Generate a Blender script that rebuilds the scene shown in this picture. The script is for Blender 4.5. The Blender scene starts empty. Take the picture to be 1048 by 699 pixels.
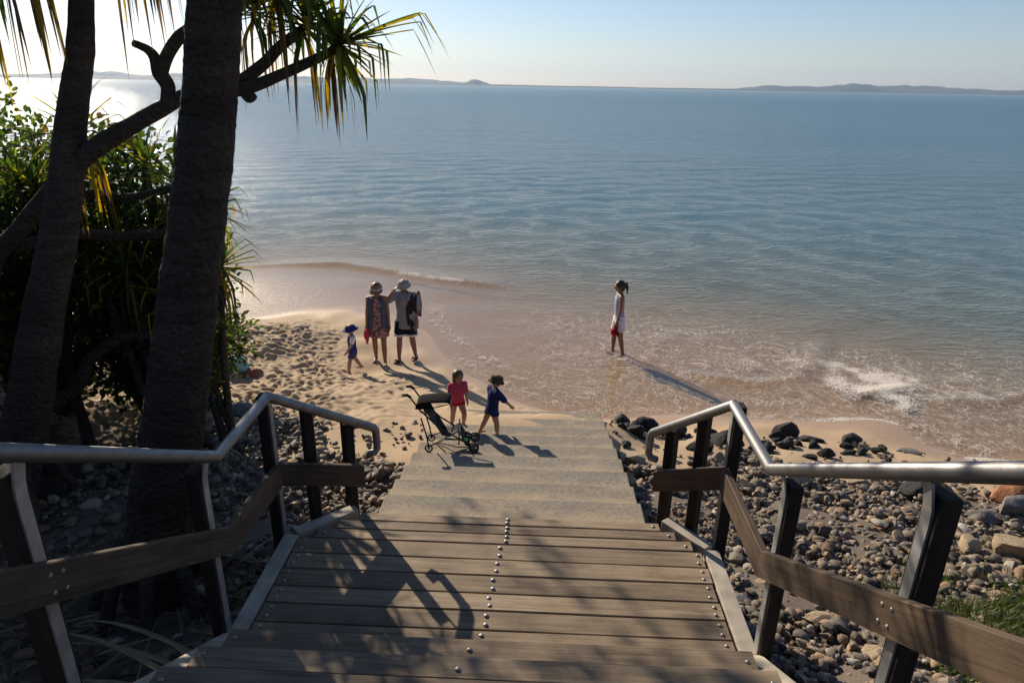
import bpy, bmesh, math, random
import numpy as np
from mathutils import Vector, Matrix, Quaternion, noise
rnd = random.Random(7)
R = math.radians
S = bpy.context.scene
COL = S.collection
HC = 5.12          # eye height above the water
DECK = 1.72        # landing level
SUN_AZ, SUN_EL = -36.0, 26.0
TO_SUN = Vector((math.sin(R(SUN_AZ))*math.cos(R(SUN_EL)), math.cos(R(SUN_AZ))*math.cos(R(SUN_EL)), math.sin(R(SUN_EL))))

# ------------------------------------------------------------------ materials
def new_mat(name):
    m = bpy.data.materials.new(name); m.use_nodes = True
    nt = m.node_tree; nt.nodes.clear()
    return m, nt
def nd(nt, typ, **kw):
    n = nt.nodes.new(typ)
    for k, v in kw.items():
        if k.startswith('i_'):
            n.inputs[k[2:].replace('_', ' ')].default_value = v
        else:
            setattr(n, k, v)
    return n
def lk(nt, a, b): nt.links.new(a, b)
def ramp(nt, fac, stops, interp='LINEAR'):
    r = nt.nodes.new('ShaderNodeValToRGB'); r.color_ramp.interpolation = interp
    e = r.color_ramp.elements
    while len(e) < len(stops): e.new(0.5)
    for el, (p, c) in zip(e, stops):
        el.position = p; el.color = (*c, 1) if len(c) == 3 else c
    if fac is not None: nt.links.new(fac, r.inputs[0])
    return r
def mapr(nt, val, a, b, c=0.0, d=1.0):
    n = nt.nodes.new('ShaderNodeMapRange'); n.inputs[1].default_value = a; n.inputs[2].default_value = b
    n.inputs[3].default_value = c; n.inputs[4].default_value = d
    nt.links.new(val, n.inputs[0]); return n.outputs[0]
def math_n(nt, op, a, b=None, c=None):
    n = nt.nodes.new('ShaderNodeMath'); n.operation = op
    for i, v in enumerate((a, b, c)):
        if v is None: continue
        if isinstance(v, (int, float)): n.inputs[i].default_value = v
        else: nt.links.new(v, n.inputs[i])
    return n.outputs[0]
def mixc(nt, fac, a, b, blend='MIX'):
    n = nt.nodes.new('ShaderNodeMix'); n.data_type = 'RGBA'; n.blend_type = blend
    for i, v in ((0, fac), (6, a), (7, b)):
        if isinstance(v, (int, float)): n.inputs[i].default_value = v
        elif isinstance(v, tuple): n.inputs[i].default_value = (*v, 1)
        else: nt.links.new(v, n.inputs[i])
    return n.outputs[2]
def coords(nt, kind='Object', scale=(1, 1, 1), loc=(0, 0, 0)):
    t = nt.nodes.new('ShaderNodeTexCoord'); mp = nt.nodes.new('ShaderNodeMapping')
    mp.inputs['Scale'].default_value = scale; mp.inputs['Location'].default_value = loc
    nt.links.new(t.outputs[kind], mp.inputs[0]); return mp.outputs[0]
def noise_n(nt, vec, scale, detail=4, rough=0.55, dist=0.0):
    n = nt.nodes.new('ShaderNodeTexNoise'); n.inputs['Scale'].default_value = scale
    n.inputs['Detail'].default_value = detail; n.inputs['Roughness'].default_value = rough
    n.inputs['Distortion'].default_value = dist
    if vec is not None: nt.links.new(vec, n.inputs['Vector'])
    return n.outputs[0]
def bump(nt, h, strength, dist, normal=None):
    b = nt.nodes.new('ShaderNodeBump'); b.inputs['Strength'].default_value = strength
    b.inputs['Distance'].default_value = dist; nt.links.new(h, b.inputs['Height'])
    if normal is not None: nt.links.new(normal, b.inputs['Normal'])
    return b.outputs[0]
def finish(nt, color, rough=0.7, normal=None, metallic=0.0, spec=0.4):
    p = nt.nodes.new('ShaderNodeBsdfPrincipled'); o = nt.nodes.new('ShaderNodeOutputMaterial')
    if isinstance(color, tuple): p.inputs['Base Color'].default_value = (*color, 1)
    else: nt.links.new(color, p.inputs['Base Color'])
    if isinstance(rough, (int, float)): p.inputs['Roughness'].default_value = rough
    else: nt.links.new(rough, p.inputs['Roughness'])
    p.inputs['Metallic'].default_value = metallic
    p.inputs['Specular IOR Level'].default_value = spec
    if normal is not None: nt.links.new(normal, p.inputs['Normal'])
    nt.links.new(p.outputs[0], o.inputs[0]); return p
def plain(name, col, rough=0.7, metallic=0.0, var=0.25, scale=30, bmp=0.15, spec=0.4, bdist=0.004):
    m, nt = new_mat(name)
    n = noise_n(nt, coords(nt), scale, 5)
    lo = tuple(c*(1-var) for c in col); hi = tuple(min(1, c*(1+var)) for c in col)
    r = ramp(nt, n, [(0.3, lo), (0.7, hi)])
    finish(nt, r.outputs[0], rough, bump(nt, n, bmp, bdist), metallic, spec)
    return m

def wood(name, dark, light, axis, rough=0.75, sand=0.0):
    m, nt = new_mat(name)
    sc = [18, 18, 18]; sc[axis] = 0.9
    inf = nt.nodes.new('ShaderNodeObjectInfo')
    c0 = nt.nodes.new('ShaderNodeTexCoord')
    off = nt.nodes.new('ShaderNodeVectorMath'); off.operation = 'ADD'
    sc3 = math_n(nt, 'MULTIPLY', inf.outputs['Random'], 37.0)
    comb = nt.nodes.new('ShaderNodeCombineXYZ')
    for i in range(3): lk(nt, sc3, comb.inputs[i])
    lk(nt, c0.outputs['Object'], off.inputs[0]); lk(nt, comb.outputs[0], off.inputs[1])
    mp = nt.nodes.new('ShaderNodeMapping'); mp.inputs['Scale'].default_value = sc
    lk(nt, off.outputs[0], mp.inputs[0])
    g = noise_n(nt, mp.outputs[0], 1.6, 8, 0.65, 0.8)
    blot = noise_n(nt, off.outputs[0], 2.2, 5, 0.6)
    f = math_n(nt, 'ADD', math_n(nt, 'MULTIPLY', g, 0.65), math_n(nt, 'MULTIPLY', blot, 0.45))
    r = ramp(nt, f, [(0.36, dark), (0.66, light)])
    tone = math_n(nt, 'MULTIPLY_ADD', inf.outputs['Random'], 0.35, 0.82)
    hs = nt.nodes.new('ShaderNodeHueSaturation'); lk(nt, r.outputs[0], hs.inputs['Color']); lk(nt, tone, hs.inputs['Value'])
    colr = hs.outputs[0]
    # pale scuffs and grit
    grit = noise_n(nt, off.outputs[0], 55, 6, 0.8)
    patch = noise_n(nt, off.outputs[0], 3.3, 4, 0.6)
    gm = math_n(nt, 'MULTIPLY', mapr(nt, grit, 0.56, 0.70), mapr(nt, patch, 0.42, 0.68))
    colr = mixc(nt, math_n(nt, 'MULTIPLY', gm, 0.25+sand), colr, (0.42, 0.33, 0.22))
    # dark checks along the grain
    mp2 = nt.nodes.new('ShaderNodeMapping'); s2 = [60, 60, 60]; s2[axis] = 2.0; mp2.inputs['Scale'].default_value = s2
    lk(nt, off.outputs[0], mp2.inputs[0])
    ck = mapr(nt, noise_n(nt, mp2.outputs[0], 1.0, 3, 0.6), 0.66, 0.74)
    colr = mixc(nt, math_n(nt, 'MULTIPLY', ck, 0.55), colr, tuple(c*0.35 for c in dark))
    h = math_n(nt, 'SUBTRACT', g, math_n(nt, 'MULTIPLY', ck, 0.6))
    finish(nt, colr, rough, bump(nt, h, 0.55, 0.006), 0, 0.3)
    return m

M = {}
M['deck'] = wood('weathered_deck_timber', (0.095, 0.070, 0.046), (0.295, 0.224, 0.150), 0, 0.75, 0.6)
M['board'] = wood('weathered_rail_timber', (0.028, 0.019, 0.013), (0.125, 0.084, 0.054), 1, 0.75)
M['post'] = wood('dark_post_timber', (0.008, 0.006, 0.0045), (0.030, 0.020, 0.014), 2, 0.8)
M['galv'] = plain('galvanised_steel', (0.36, 0.36, 0.36), 0.55, 0.7, 0.25, 9, 0.05)
M['plate'] = plain('edge_plate_paint', (0.38, 0.335, 0.27), 0.7, 0.0, 0.25, 7, 0.1)
def m_rail():
    m, nt = new_mat('dull_steel_pipe')
    n = noise_n(nt, coords(nt, 'Object', (6, 1.5, 6)), 3, 6, 0.6)
    r = ramp(nt, n, [(0.3, (0.16, 0.16, 0.162)), (0.7, (0.25, 0.245, 0.24))])
    finish(nt, r.outputs[0], mapr(nt, n, 0.3, 0.7, 0.55, 0.42), bump(nt, noise_n(nt, coords(nt), 60, 3), 0.06, 0.002), 0.85)
    return m
M['rail'] = m_rail()
M['bolt'] = plain('bolt_steel', (0.34, 0.33, 0.31), 0.5, 0.7, 0.15, 40, 0.02)

def m_concrete():
    m, nt = new_mat('sandy_concrete')
    v = coords(nt)
    n1 = noise_n(nt, v, 2.4, 6, 0.62); n2 = noise_n(nt, v, 26, 5, 0.65); n3 = noise_n(nt, v, 150, 3, 0.6)
    base = ramp(nt, n2, [(0.3, (0.185, 0.164, 0.134)), (0.7, (0.285, 0.252, 0.203))])
    g = nt.nodes.new('ShaderNodeNewGeometry'); sep = nt.nodes.new('ShaderNodeSeparateXYZ'); lk(nt, g.outputs['Position'], sep.inputs[0])
    fr_ = math_n(nt, 'FRACT', math_n(nt, 'DIVIDE', math_n(nt, 'SUBTRACT', sep.outputs[1], 4.79), 0.446))
    back = mapr(nt, fr_, 0.25, 0.72, 0.17, -0.10)
    st = math_n(nt, 'ADD', math_n(nt, 'ADD', math_n(nt, 'MULTIPLY', n1, 0.75), math_n(nt, 'MULTIPLY', n2, 0.35)), back)
    sandm = mapr(nt, st, 0.44, 0.66)
    colr = mixc(nt, math_n(nt, 'MULTIPLY', sandm, 0.7), base.outputs[0], (0.40, 0.315, 0.215))
    sp = mapr(nt, n3, 0.66, 0.72)
    colr = mixc(nt, math_n(nt, 'MULTIPLY', sp, 0.35), colr, (0.10, 0.085, 0.07))
    finish(nt, colr, 0.9, bump(nt, math_n(nt, 'ADD', n2, math_n(nt, 'MULTIPLY', n3, 0.4)), 0.35, 0.008), 0, 0.2)
    return m
M['concrete'] = m_concrete()

def m_sand():
    m, nt = new_mat('beach_sand')
    g = nt.nodes.new('ShaderNodeNewGeometry'); sep = nt.nodes.new('ShaderNodeSeparateXYZ'); lk(nt, g.outputs['Position'], sep.inputs[0])
    v = coords(nt)
    n1 = noise_n(nt, v, 1.3, 5, 0.6); n2 = noise_n(nt, v, 90, 4, 0.7); n3 = noise_n(nt, v, 9, 5, 0.6)
    z = math_n(nt, 'ADD', sep.outputs[2], math_n(nt, 'MULTIPLY_ADD', n1, 0.10, -0.05))
    dry = ramp(nt, n2, [(0.25, (0.32, 0.23, 0.14)), (0.75, (0.48, 0.355, 0.225))])
    dry2 = mixc(nt, math_n(nt, 'MULTIPLY', mapr(nt, n3, 0.45, 0.75), 0.35), dry.outputs[0], (0.36, 0.25, 0.15))
    wet = ramp(nt, n2, [(0.2, (0.34, 0.225, 0.135)), (0.8, (0.43, 0.295, 0.18))])
    wm = mapr(nt, z, 0.02, 0.11, 1, 0)
    colr = mixc(nt, wm, dry2, wet.outputs[0])
    # leaf mould under the trees, on the high ground at the left and behind
    lx = math_n(nt, 'ADD', math_n(nt, 'MULTIPLY', sep.outputs[0], -1), math_n(nt, 'MULTIPLY_ADD', n1, 2.2, -1.1))
    att = nt.nodes.new('ShaderNodeAttribute'); att.attribute_name = 'soil'
    sm = mapr(nt, math_n(nt, 'ADD', att.outputs['Fac'], math_n(nt, 'MULTIPLY_ADD', n3, 0.8, -0.4)), 0.35, 0.65)
    soil = ramp(nt, n2, [(0.3, (0.035, 0.025, 0.017)), (0.7, (0.10, 0.07, 0.045))])
    colr = mixc(nt, sm, colr, soil.outputs[0])
    gat = nt.nodes.new('ShaderNodeAttribute'); gat.attribute_name = 'gravel'
    gm = mapr(nt, math_n(nt, 'ADD', gat.outputs['Fac'], math_n(nt, 'MULTIPLY_ADD', n3, 0.9, -0.45)), 0.35, 0.6)
    colr = mixc(nt, gm, colr, ramp(nt, n2, [(0.3, (0.09, 0.072, 0.055)), (0.7, (0.20, 0.16, 0.12))]).outputs[0])
    rough = math_n(nt, 'MULTIPLY_ADD', wm, -0.62, 0.92)
    b = bump(nt, math_n(nt, 'ADD', math_n(nt, 'MULTIPLY', n2, 0.35), n3), 0.5, 0.02)
    finish(nt, colr, rough, b, 0, 0.35)
    return m
M['sand'] = m_sand()

def m_stone():
    m, nt = new_mat('river_stone')
    g = nt.nodes.new('ShaderNodeNewGeometry'); inf = nt.nodes.new('ShaderNodeObjectInfo')
    att = nt.nodes.new('ShaderNodeAttribute'); att.attribute_name = 'tone'
    rr = math_n(nt, 'FRACT', math_n(nt, 'ADD', att.outputs['Fac'], math_n(nt, 'MULTIPLY', inf.outputs['Random'], 0.999)))
    r = ramp(nt, rr, [(0.0, (0.068, 0.058, 0.048)), (0.2, (0.165, 0.135, 0.105)), (0.42, (0.275, 0.212, 0.145)), (0.55, (0.12, 0.106, 0.09)),
                      (0.70, (0.34, 0.28, 0.21)), (0.82, (0.26, 0.155, 0.085)), (0.91, (0.38, 0.28, 0.165)), (1.0, (0.44, 0.41, 0.37))])
    v = coords(nt, 'Object'); n = noise_n(nt, v, 14, 6, 0.65); n2 = noise_n(nt, v, 60, 3)
    colr = mixc(nt, 0.75, r.outputs[0], ramp(nt, n, [(0.25, (0.45, 0.45, 0.45)), (0.75, (1, 1, 1))]).outputs[0], 'MULTIPLY')
    finish(nt, colr, 0.72, bump(nt, math_n(nt, 'ADD', n, math_n(nt, 'MULTIPLY', n2, 0.3)), 0.35, 0.012), 0, 0.35)
    return m
M['stone'] = m_stone()
def rockmat(name, a, b, rough=0.75, wetspec=0.4):
    m, nt = new_mat(name)
    v = coords(nt); n = noise_n(nt, v, 5, 8, 0.65, 0.4); n2 = noise_n(nt, v, 40, 4)
    finish(nt, ramp(nt, n, [(0.3, a), (0.68, b)]).outputs[0], rough, bump(nt, math_n(nt, 'ADD', n, math_n(nt, 'MULTIPLY', n2, 0.25)), 0.6, 0.03), 0, wetspec)
    return m
M['rock_dark'] = rockmat('dark_wet_rock', (0.010, 0.010, 0.010), (0.038, 0.036, 0.034), 0.7, 0.25)
M['rock_tan'] = rockmat('tan_sandstone', (0.24, 0.17, 0.10), (0.44, 0.34, 0.22))
M['rock_orange'] = rockmat('orange_sandstone', (0.20, 0.075, 0.03), (0.46, 0.21, 0.085))
M['rock_grey'] = rockmat('grey_rock', (0.10, 0.095, 0.09), (0.24, 0.225, 0.205))

def m_bark(name, a, b, ring):
    m, nt = new_mat(name)
    v = coords(nt, 'Object', (1, 1, ring)); n = noise_n(nt, v, 7, 8, 0.7, 0.3)
    vor = nt.nodes.new('ShaderNodeTexVoronoi'); vor.inputs['Scale'].default_value = 26; lk(nt, coords(nt), vor.inputs['Vector'])
    n2 = noise_n(nt, coords(nt), 3.0, 4)
    rg = noise_n(nt, coords(nt, 'Object', (.35, .35, 13)), 1.0, 3, 0.5, 0.3); pale = mapr(nt, noise_n(nt, coords(nt), 1.6, 6, 0.7), 0.55, 0.7)
    f = math_n(nt, 'ADD', math_n(nt, 'ADD', math_n(nt, 'MULTIPLY', n, 0.45), math_n(nt, 'MULTIPLY', n2, 0.2)), math_n(nt, 'ADD', math_n(nt, 'MULTIPLY', rg, 0.35), math_n(nt, 'MULTIPLY', pale, 0.16)))
    h = math_n(nt, 'SUBTRACT', math_n(nt, 'MULTIPLY', n, 0.8), math_n(nt, 'MULTIPLY', vor.outputs[0], 0.9))
    finish(nt, ramp(nt, f, [(0.3, a), (0.7, b)]).outputs[0], 0.9, bump(nt, h, 1.0, 0.05), 0, 0.15)
    return m
M['bark_dark'] = m_bark('rough_dark_bark', (0.022, 0.018, 0.015), (0.105, 0.086, 0.070), 3.0)
M['bark_grey'] = m_bark('smooth_grey_bark', (0.040, 0.033, 0.027), (0.135, 0.110, 0.09), 5.0)

def m_leaf(name, stops, transl=0.45, rough=0.45):
    m, nt = new_mat(name)
    att = nt.nodes.new('ShaderNodeAttribute'); att.attribute_name = 'tone'
    r = ramp(nt, att.outputs['Fac'], stops)
    n = noise_n(nt, coords(nt), 18, 4)
    colr = mixc(nt, 0.6, r.outputs[0], ramp(nt, n, [(0.3, (0.55, 0.55, 0.5)), (0.7, (1, 1, 1))]).outputs[0], 'MULTIPLY')
    p = nt.nodes.new('ShaderNodeBsdfPrincipled'); lk(nt, colr, p.inputs['Base Color']); p.inputs['Roughness'].default_value = rough
    p.inputs['Specular IOR Level'].default_value = 0.35
    t = nt.nodes.new('ShaderNodeBsdfTranslucent')
    hs = nt.nodes.new('ShaderNodeHueSaturation'); hs.inputs['Value'].default_value = 1.9; hs.inputs['Saturation'].default_value = 1.15
    lk(nt, colr, hs.inputs['Color']); lk(nt, hs.outputs[0], t.inputs['Color'])
    mx = nt.nodes.new('ShaderNodeMixShader'); mx.inputs[0].default_value = transl
    o = nt.nodes.new('ShaderNodeOutputMaterial')
    lk(nt, p.outputs[0], mx.inputs[1]); lk(nt, t.outputs[0], mx.inputs[2]); lk(nt, mx.outputs[0], o.inputs[0])
    return m
M['strap'] = m_leaf('strap_leaf', [(0.0, (0.03, 0.055, 0.014)), (0.45, (0.075, 0.115, 0.024)), (0.7, (0.22, 0.21, 0.035)), (0.82, (0.36, 0.25, 0.045)), (0.9, (0.12, 0.075, 0.035)), (1.0, (0.055, 0.035, 0.022))], 0.55)
M['leaf'] = m_leaf('shrub_leaf', [(0.0, (0.022, 0.042, 0.011)), (0.6, (0.06, 0.095, 0.02)), (0.85, (0.15, 0.17, 0.028)), (0.97, (0.20, 0.16, 0.04)), (1.0, (0.15, 0.10, 0.035))], 0.48)
M['litter'] = m_leaf('dry_leaf', [(0.0, (0.07, 0.045, 0.028)), (0.6, (0.20, 0.145, 0.085)), (1.0, (0.36, 0.29, 0.19))], 0.1, 0.7)
M['grass'] = m_leaf('grass_blade', [(0.0, (0.03, 0.055, 0.012)), (0.7, (0.075, 0.11, 0.025)), (1.0, (0.23, 0.19, 0.08))], 0.35)

# ------------------------------------------------------------------ mesh helpers
class MB:
    def __init__(s): s.v = []; s.f = []; s.t = []; s.tone = 0.0
    def add(s, vs, fs):
        o = len(s.v); s.v += [tuple(p) for p in vs]; s.f += [tuple(i+o for i in f) for f in fs]; s.t += [s.tone]*len(vs)
    def tube(s, pts, rad, n=10, caps=True, sq=(1, 1), up=None):
        pts = [Vector(p) for p in pts]
        if not hasattr(rad, '__len__'): rad = [rad]*len(pts)
        ref = Vector(up) if up else None
        vs = []; prev = None
        for i, p in enumerate(pts):
            a = (p-pts[i-1]).normalized() if i > 0 else None
            b = (pts[i+1]-p).normalized() if i < len(pts)-1 else None
            t = (a+b).normalized() if a and b and (a+b).length > 1e-6 else (a or b)
            if prev is None:
                r = ref or (Vector((0, 0, 1)) if abs(t.z) < 0.9 else Vector((0, 1, 0)))
                x = r.cross(t).normalized()
            else:
                x = (prev - t*prev.dot(t)).normalized()
            prev = x; y = t.cross(x)
            k = 1.0
            if a and b: k = 1/max(0.5, math.sqrt((1+a.dot(b))/2))
            for j in range(n):
                an = 2*math.pi*j/n
                d = x*math.cos(an)*sq[0] + y*math.sin(an)*sq[1]
                if k > 1.02:
                    bd = (b-a); bd = bd.normalized() if bd.length > 1e-6 else bd
                    d = d + bd*(d.dot(bd))*(k-1)
                vs.append(p + d*rad[i])
        fs = []
        for i in range(len(pts)-1):
            for j in range(n):
                a = i*n+j; b = i*n+(j+1) % n
                fs.append((a, b, b+n, a+n))
        if caps:
            fs.append(tuple(reversed(range(n)))); fs.append(tuple(range((len(pts)-1)*n, len(pts)*n)))
        s.add(vs, fs)
    def capsule(s, a, b, ra, rb, n=12):
        a = Vector(a); b = Vector(b); d = b-a
        if d.length < 1e-5: d = Vector((0, 0, 1e-4))
        u = d.normalized(); pts = []; rad = []
        for k in (80, 55, 25): pts.append(a-u*ra*math.sin(R(k))); rad.append(ra*math.cos(R(k)))
        pts += [a, b]; rad += [ra, rb]
        for k in (25, 55, 80): pts.append(b+u*rb*math.sin(R(k))); rad.append(rb*math.cos(R(k)))
        s.tube(pts, rad, n)
    def ell(s, c, r, rot=None, nu=16, nv=10):
        vs = []; c = Vector(c)
        for i in range(nv+1):
            th = math.pi*min(max(i/nv, 0.02), 0.98)
            for j in range(nu):
                ph = 2*math.pi*j/nu
                p = Vector((r[0]*math.sin(th)*math.cos(ph), r[1]*math.sin(th)*math.sin(ph), r[2]*math.cos(th)))
                if rot: p = rot @ p
                vs.append(c+p)
        fs = [(i*nu+j, (i+1)*nu+j, (i+1)*nu+(j+1) % nu, i*nu+(j+1) % nu) for i in range(nv) for j in range(nu)]
        fs.append(tuple(range(nu))); fs.append(tuple(reversed(range(nv*nu, (nv+1)*nu))))
        s.add(vs, fs)
    def loft(s, rings, n=16, caps=True):
        vs = []
        for (c, rx, ry) in rings:
            for j in range(n):
                a = 2*math.pi*j/n; vs.append((c[0]+rx*math.cos(a), c[1]+ry*math.sin(a), c[2]))
        fs = [(i*n+j, i*n+(j+1) % n, (i+1)*n+(j+1) % n, (i+1)*n+j) for i in range(len(rings)-1) for j in range(n)]
        if caps: fs.append(tuple(reversed(range(n)))); fs.append(tuple(range((len(rings)-1)*n, len(rings)*n)))
        s.add(vs, fs)
    def box(s, lo, hi):
        x0, y0, z0 = lo; x1, y1, z1 = hi
        s.add([(x0,y0,z0),(x1,y0,z0),(x1,y1,z0),(x0,y1,z0),(x0,y0,z1),(x1,y0,z1),(x1,y1,z1),(x0,y1,z1)],
              [(0,3,2,1),(4,5,6,7),(0,1,5,4),(1,2,6,5),(2,3,7,6),(3,0,4,7)])
    def prism(s, poly, z0, z1):
        n = len(poly)
        s.add([(x, y, z0) for x, y in poly]+[(x, y, z1) for x, y in poly],
              [tuple(reversed(range(n))), tuple(range(n, 2*n))]+[(i, (i+1) % n, n+(i+1) % n, n+i) for i in range(n)])
    def mesh(s, name, smooth=False):
        me = bpy.data.meshes.new(name); me.from_pydata(s.v, [], s.f); me.update()
        a = me.attributes.new('tone', 'FLOAT', 'POINT'); a.data.foreach_set('value', s.t)
        if smooth: me.shade_smooth()
        return me
    def build(s, name, mat, parent=None, smooth=False, bevel=0.0, loc=None):
        return link(name, s.mesh(name, smooth), mat, parent, bevel, loc)
def link(name, me, mat, parent=None, bevel=0.0, loc=None):
    o = bpy.data.objects.new(name, me); COL.objects.link(o)
    if mat is not None and not me.materials: me.materials.append(mat)
    if parent is not None: o.parent = parent
    if loc is not None: o.location = loc
    if bevel:
        b = o.modifiers.new('bevel', 'BEVEL'); b.width = bevel; b.segments = 2; b.limit_method = 'ANGLE'; b.angle_limit = R(40)
    return o
def empty(name, loc=(0, 0, 0), rz=0.0):
    o = bpy.data.objects.new(name, None); COL.objects.link(o); o.location = loc; o.rotation_euler.z = rz; o.empty_display_size = 0.1
    return o
def tag(o, label=None, cat=None, group=None, kind=None):
    for k, v in (('label', label), ('category', cat), ('group', group), ('kind', kind)):
        if v: o[k] = v
    return o
def fix_normals(me):
    bm = bmesh.new(); bm.from_mesh(me); bmesh.ops.recalc_face_normals(bm, faces=bm.faces); bm.to_mesh(me); bm.free()
def remeshed(mb, name, voxel, smooth=4):
    me = mb.mesh(name); fix_normals(me)
    o = bpy.data.objects.new(name+'_raw', me); COL.objects.link(o)
    r = o.modifiers.new('r', 'REMESH'); r.mode = 'VOXEL'; r.voxel_size = voxel
    sm = o.modifiers.new('s', 'SMOOTH'); sm.factor = 0.5; sm.iterations = smooth
    dg = bpy.context.evaluated_depsgraph_get()
    out = bpy.data.meshes.new_from_object(o.evaluated_get(dg)); out.name = name
    bpy.data.objects.remove(o); bpy.data.meshes.remove(me)
    out.shade_smooth(); out.materials.clear()
    return out
# ------------------------------------------------------------------ terrain
CP = [(-6.87,14.41,0),(-5.81,15.1,0),(-4.92,15.6,0),(-3.45,15.1,0),(-2.45,13.92,0),(-1.85,12.69,0),(-1.18,11.6,0),(-.41,10.72,0),(.27,10.27,0),(.92,10.03,0),
 (1.57,10.07,0),(2.58,10.29,0),(3.53,10.21,0),(4.72,10.16,0),(5.46,10.24,0),(5.97,10.13,0),(6.13,9.5,0),(6.48,9.09,0),(7.33,8.95,0),(8.6,8.8,0),(11,8.6,0),(16,8.4,0),(30,8,0),
 (-9,14.2,0),(-13,14.5,0),(-20,15,0),(-40,17,0),
 # dry beach, left
 (-3.3,11.2,.21),(-2.9,11.75,.13),(-2.45,12.05,.09),(-5,12,.45),(-6.5,12,.55),(-5,13.6,.25),(-3.6,13,.16),(-5,10,.62),(-3,9,.78),(-2,8,.93),(-4.5,8,.92),(-3,6,1.06),(-3,4,1.16),(-3,2.5,1.5),
 (-3,0,2.3),(-8,6,1.3),(-8,9,1.05),(-9,12,.8),(-13,12,.9),(-1.5,4.8,1.2),(-1.5,5.8,1.14),(-1.35,6.6,1.12),(-1.3,7.05,1.10),(-1.05,7.6,.99),(-.75,8.0,.90),(-.4,8.35,.83),(.2,8.5,.76),(1.0,8.7,.66),
 (-1.3,9.2,.6),(0,9.3,.36),(1,9.3,.3),(-1.8,10.3,.42),
 # right of the steps
 (1.6,8.4,.5),(1.5,7,.72),(1.6,5.5,.95),(1.7,4.4,1.05),(1.8,3.3,1.25),(3,9.4,.2),(3,8.5,.42),(3,7,.7),(3,5,1.03),(3,3.5,1.35),(3,2,1.7),(3,0,2.3),(5,9.4,.12),(5,8.5,.32),(5,6,.85),(5,4,1.3),(5,2,1.75),(8,7.5,.4),(8,6,.8),(8,4,1.35),(14,6,.7),(14,3,1.6),
 # under the steps
 (0,5,1.15),(0,6.5,.95),(.6,7.6,.72),(0,3.5,1.25),(0,2,1.6),(0,0,2.3),(0,-3,3.4),(-6,-3,3.2),(6,-3,3.2),(0,-8,4.6),(-10,-8,4.6),(10,-8,4.6),(-14,2,2.0),(-24,0,3.5),(20,0,2.5),(-40,5,4),(40,0,3),(-30,-14,6.5),(30,-14,6.5),(0,-14,6.5),
 # shelf under the water
 (-5,18.2,-.07),(-1.9,16,-.07),(0,14,-.08),(-.4,12,-.05),(1.8,13.1,-.09),(1.5,11.3,-.05),(4,12,-.10),(4,14,-.15),(7,11.3,-.12),(7,13.5,-.22),(10,12,-.28),(9,10,-.14),(-4,22,-.42),(0,19,-.38),(5,17,-.42),(10,15.5,-.55),(-8,18,-.12),(-10,21,-.4),(-20,22,-.5),(-40,26,-.8),
 (0,28,-1.2),(-15,32,-1.4),(15,25,-1.3),(30,20,-1.2),(0,45,-2.6),(-40,50,-2.6),(40,40,-2.6),(0,75,-4.2),(-60,80,-4.2),(60,80,-4.2),(60,20,-2),(-70,20,-.3),(70,-10,2)]
CPa = np.array(CP, float)
def U(r2): return np.where(r2 > 1e-9, r2*np.log(np.maximum(r2, 1e-9)), 0.0)
def tps_fit(P):
    n = len(P); d2 = ((P[:, None, :2]-P[None, :, :2])**2).sum(-1)
    A = np.zeros((n+3, n+3)); A[:n, :n] = U(d2) + np.eye(n)*0.02
    A[:n, n] = 1; A[:n, n+1:] = P[:, :2]; A[n, :n] = 1; A[n+1:, :n] = P[:, :2].T
    return np.linalg.solve(A, np.concatenate([P[:, 2], np.zeros(3)]))
W_ = tps_fit(CPa)
def height(x, y):
    x = np.asarray(x, float); y = np.asarray(y, float); sh = x.shape; x = x.ravel(); y = y.ravel()
    out = np.empty(len(x))
    for i in range(0, len(x), 20000):
        q = np.stack([x[i:i+20000], y[i:i+20000]], 1)
        d2 = ((q[:, None, :]-CPa[None, :, :2])**2).sum(-1)
        out[i:i+20000] = U(d2)@W_[:-3] + W_[-3] + q@W_[-2:]
    return out.reshape(sh)
def H(x, y): return float(height(np.array([x]), np.array([y]))[0])
def graded(segs):
    """segs: (start, end, step) fine spans, then growth handled by geometric spacing"""
    a = []
    for s, e, d in segs: a += list(np.arange(s, e, d))
    return a
def geo(start, end, d0, g):
    out = []; x = start; d = d0; sg = 1 if end > start else -1
    while (end-x)*sg > 0: d *= g; x += sg*d; out.append(x)
    return out
def grid_mesh(name, xs, ys, z, attrs, smooth=True):
    nx, ny = len(xs), len(ys); X, Y = np.meshgrid(xs, ys)
    co = np.stack([X, Y, z], -1).reshape(-1, 3)
    idx = np.arange(nx*ny).reshape(ny, nx)
    q = np.stack([idx[:-1, :-1], idx[:-1, 1:], idx[1:, 1:], idx[1:, :-1]], -1).reshape(-1, 4)
    me = bpy.data.meshes.new(name); me.vertices.add(len(co)); me.vertices.foreach_set('co', co.ravel())
    me.loops.add(q.size); me.loops.foreach_set('vertex_index', q.ravel())
    me.polygons.add(len(q)); me.polygons.foreach_set('loop_start', np.arange(0, q.size, 4)); me.polygons.foreach_set('loop_total', np.full(len(q), 4))
    me.update(calc_edges=True)
    for k, v in attrs.items():
        a = me.attributes.new(k, 'FLOAT', 'POINT'); a.data.foreach_set('value', v.ravel().astype(np.float32))
    if smooth: me.shade_smooth()
    return me
rs = np.random.RandomState(5)
xs = np.array(sorted(geo(-8.5, -90, .05, 1.09)+graded([(-8.5, 1.4, .03), (1.4, 9, .07)])+geo(9, 90, .07, 1.09)))
ys = np.array(sorted(geo(3, -16, .08, 1.08)+graded([(3, 7.5, .08), (7.5, 14.5, .03), (14.5, 20, .1)])+geo(20, 90, .1, 1.07)))
X, Y = np.meshgrid(xs, ys)
Z = height(X, Y)
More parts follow.
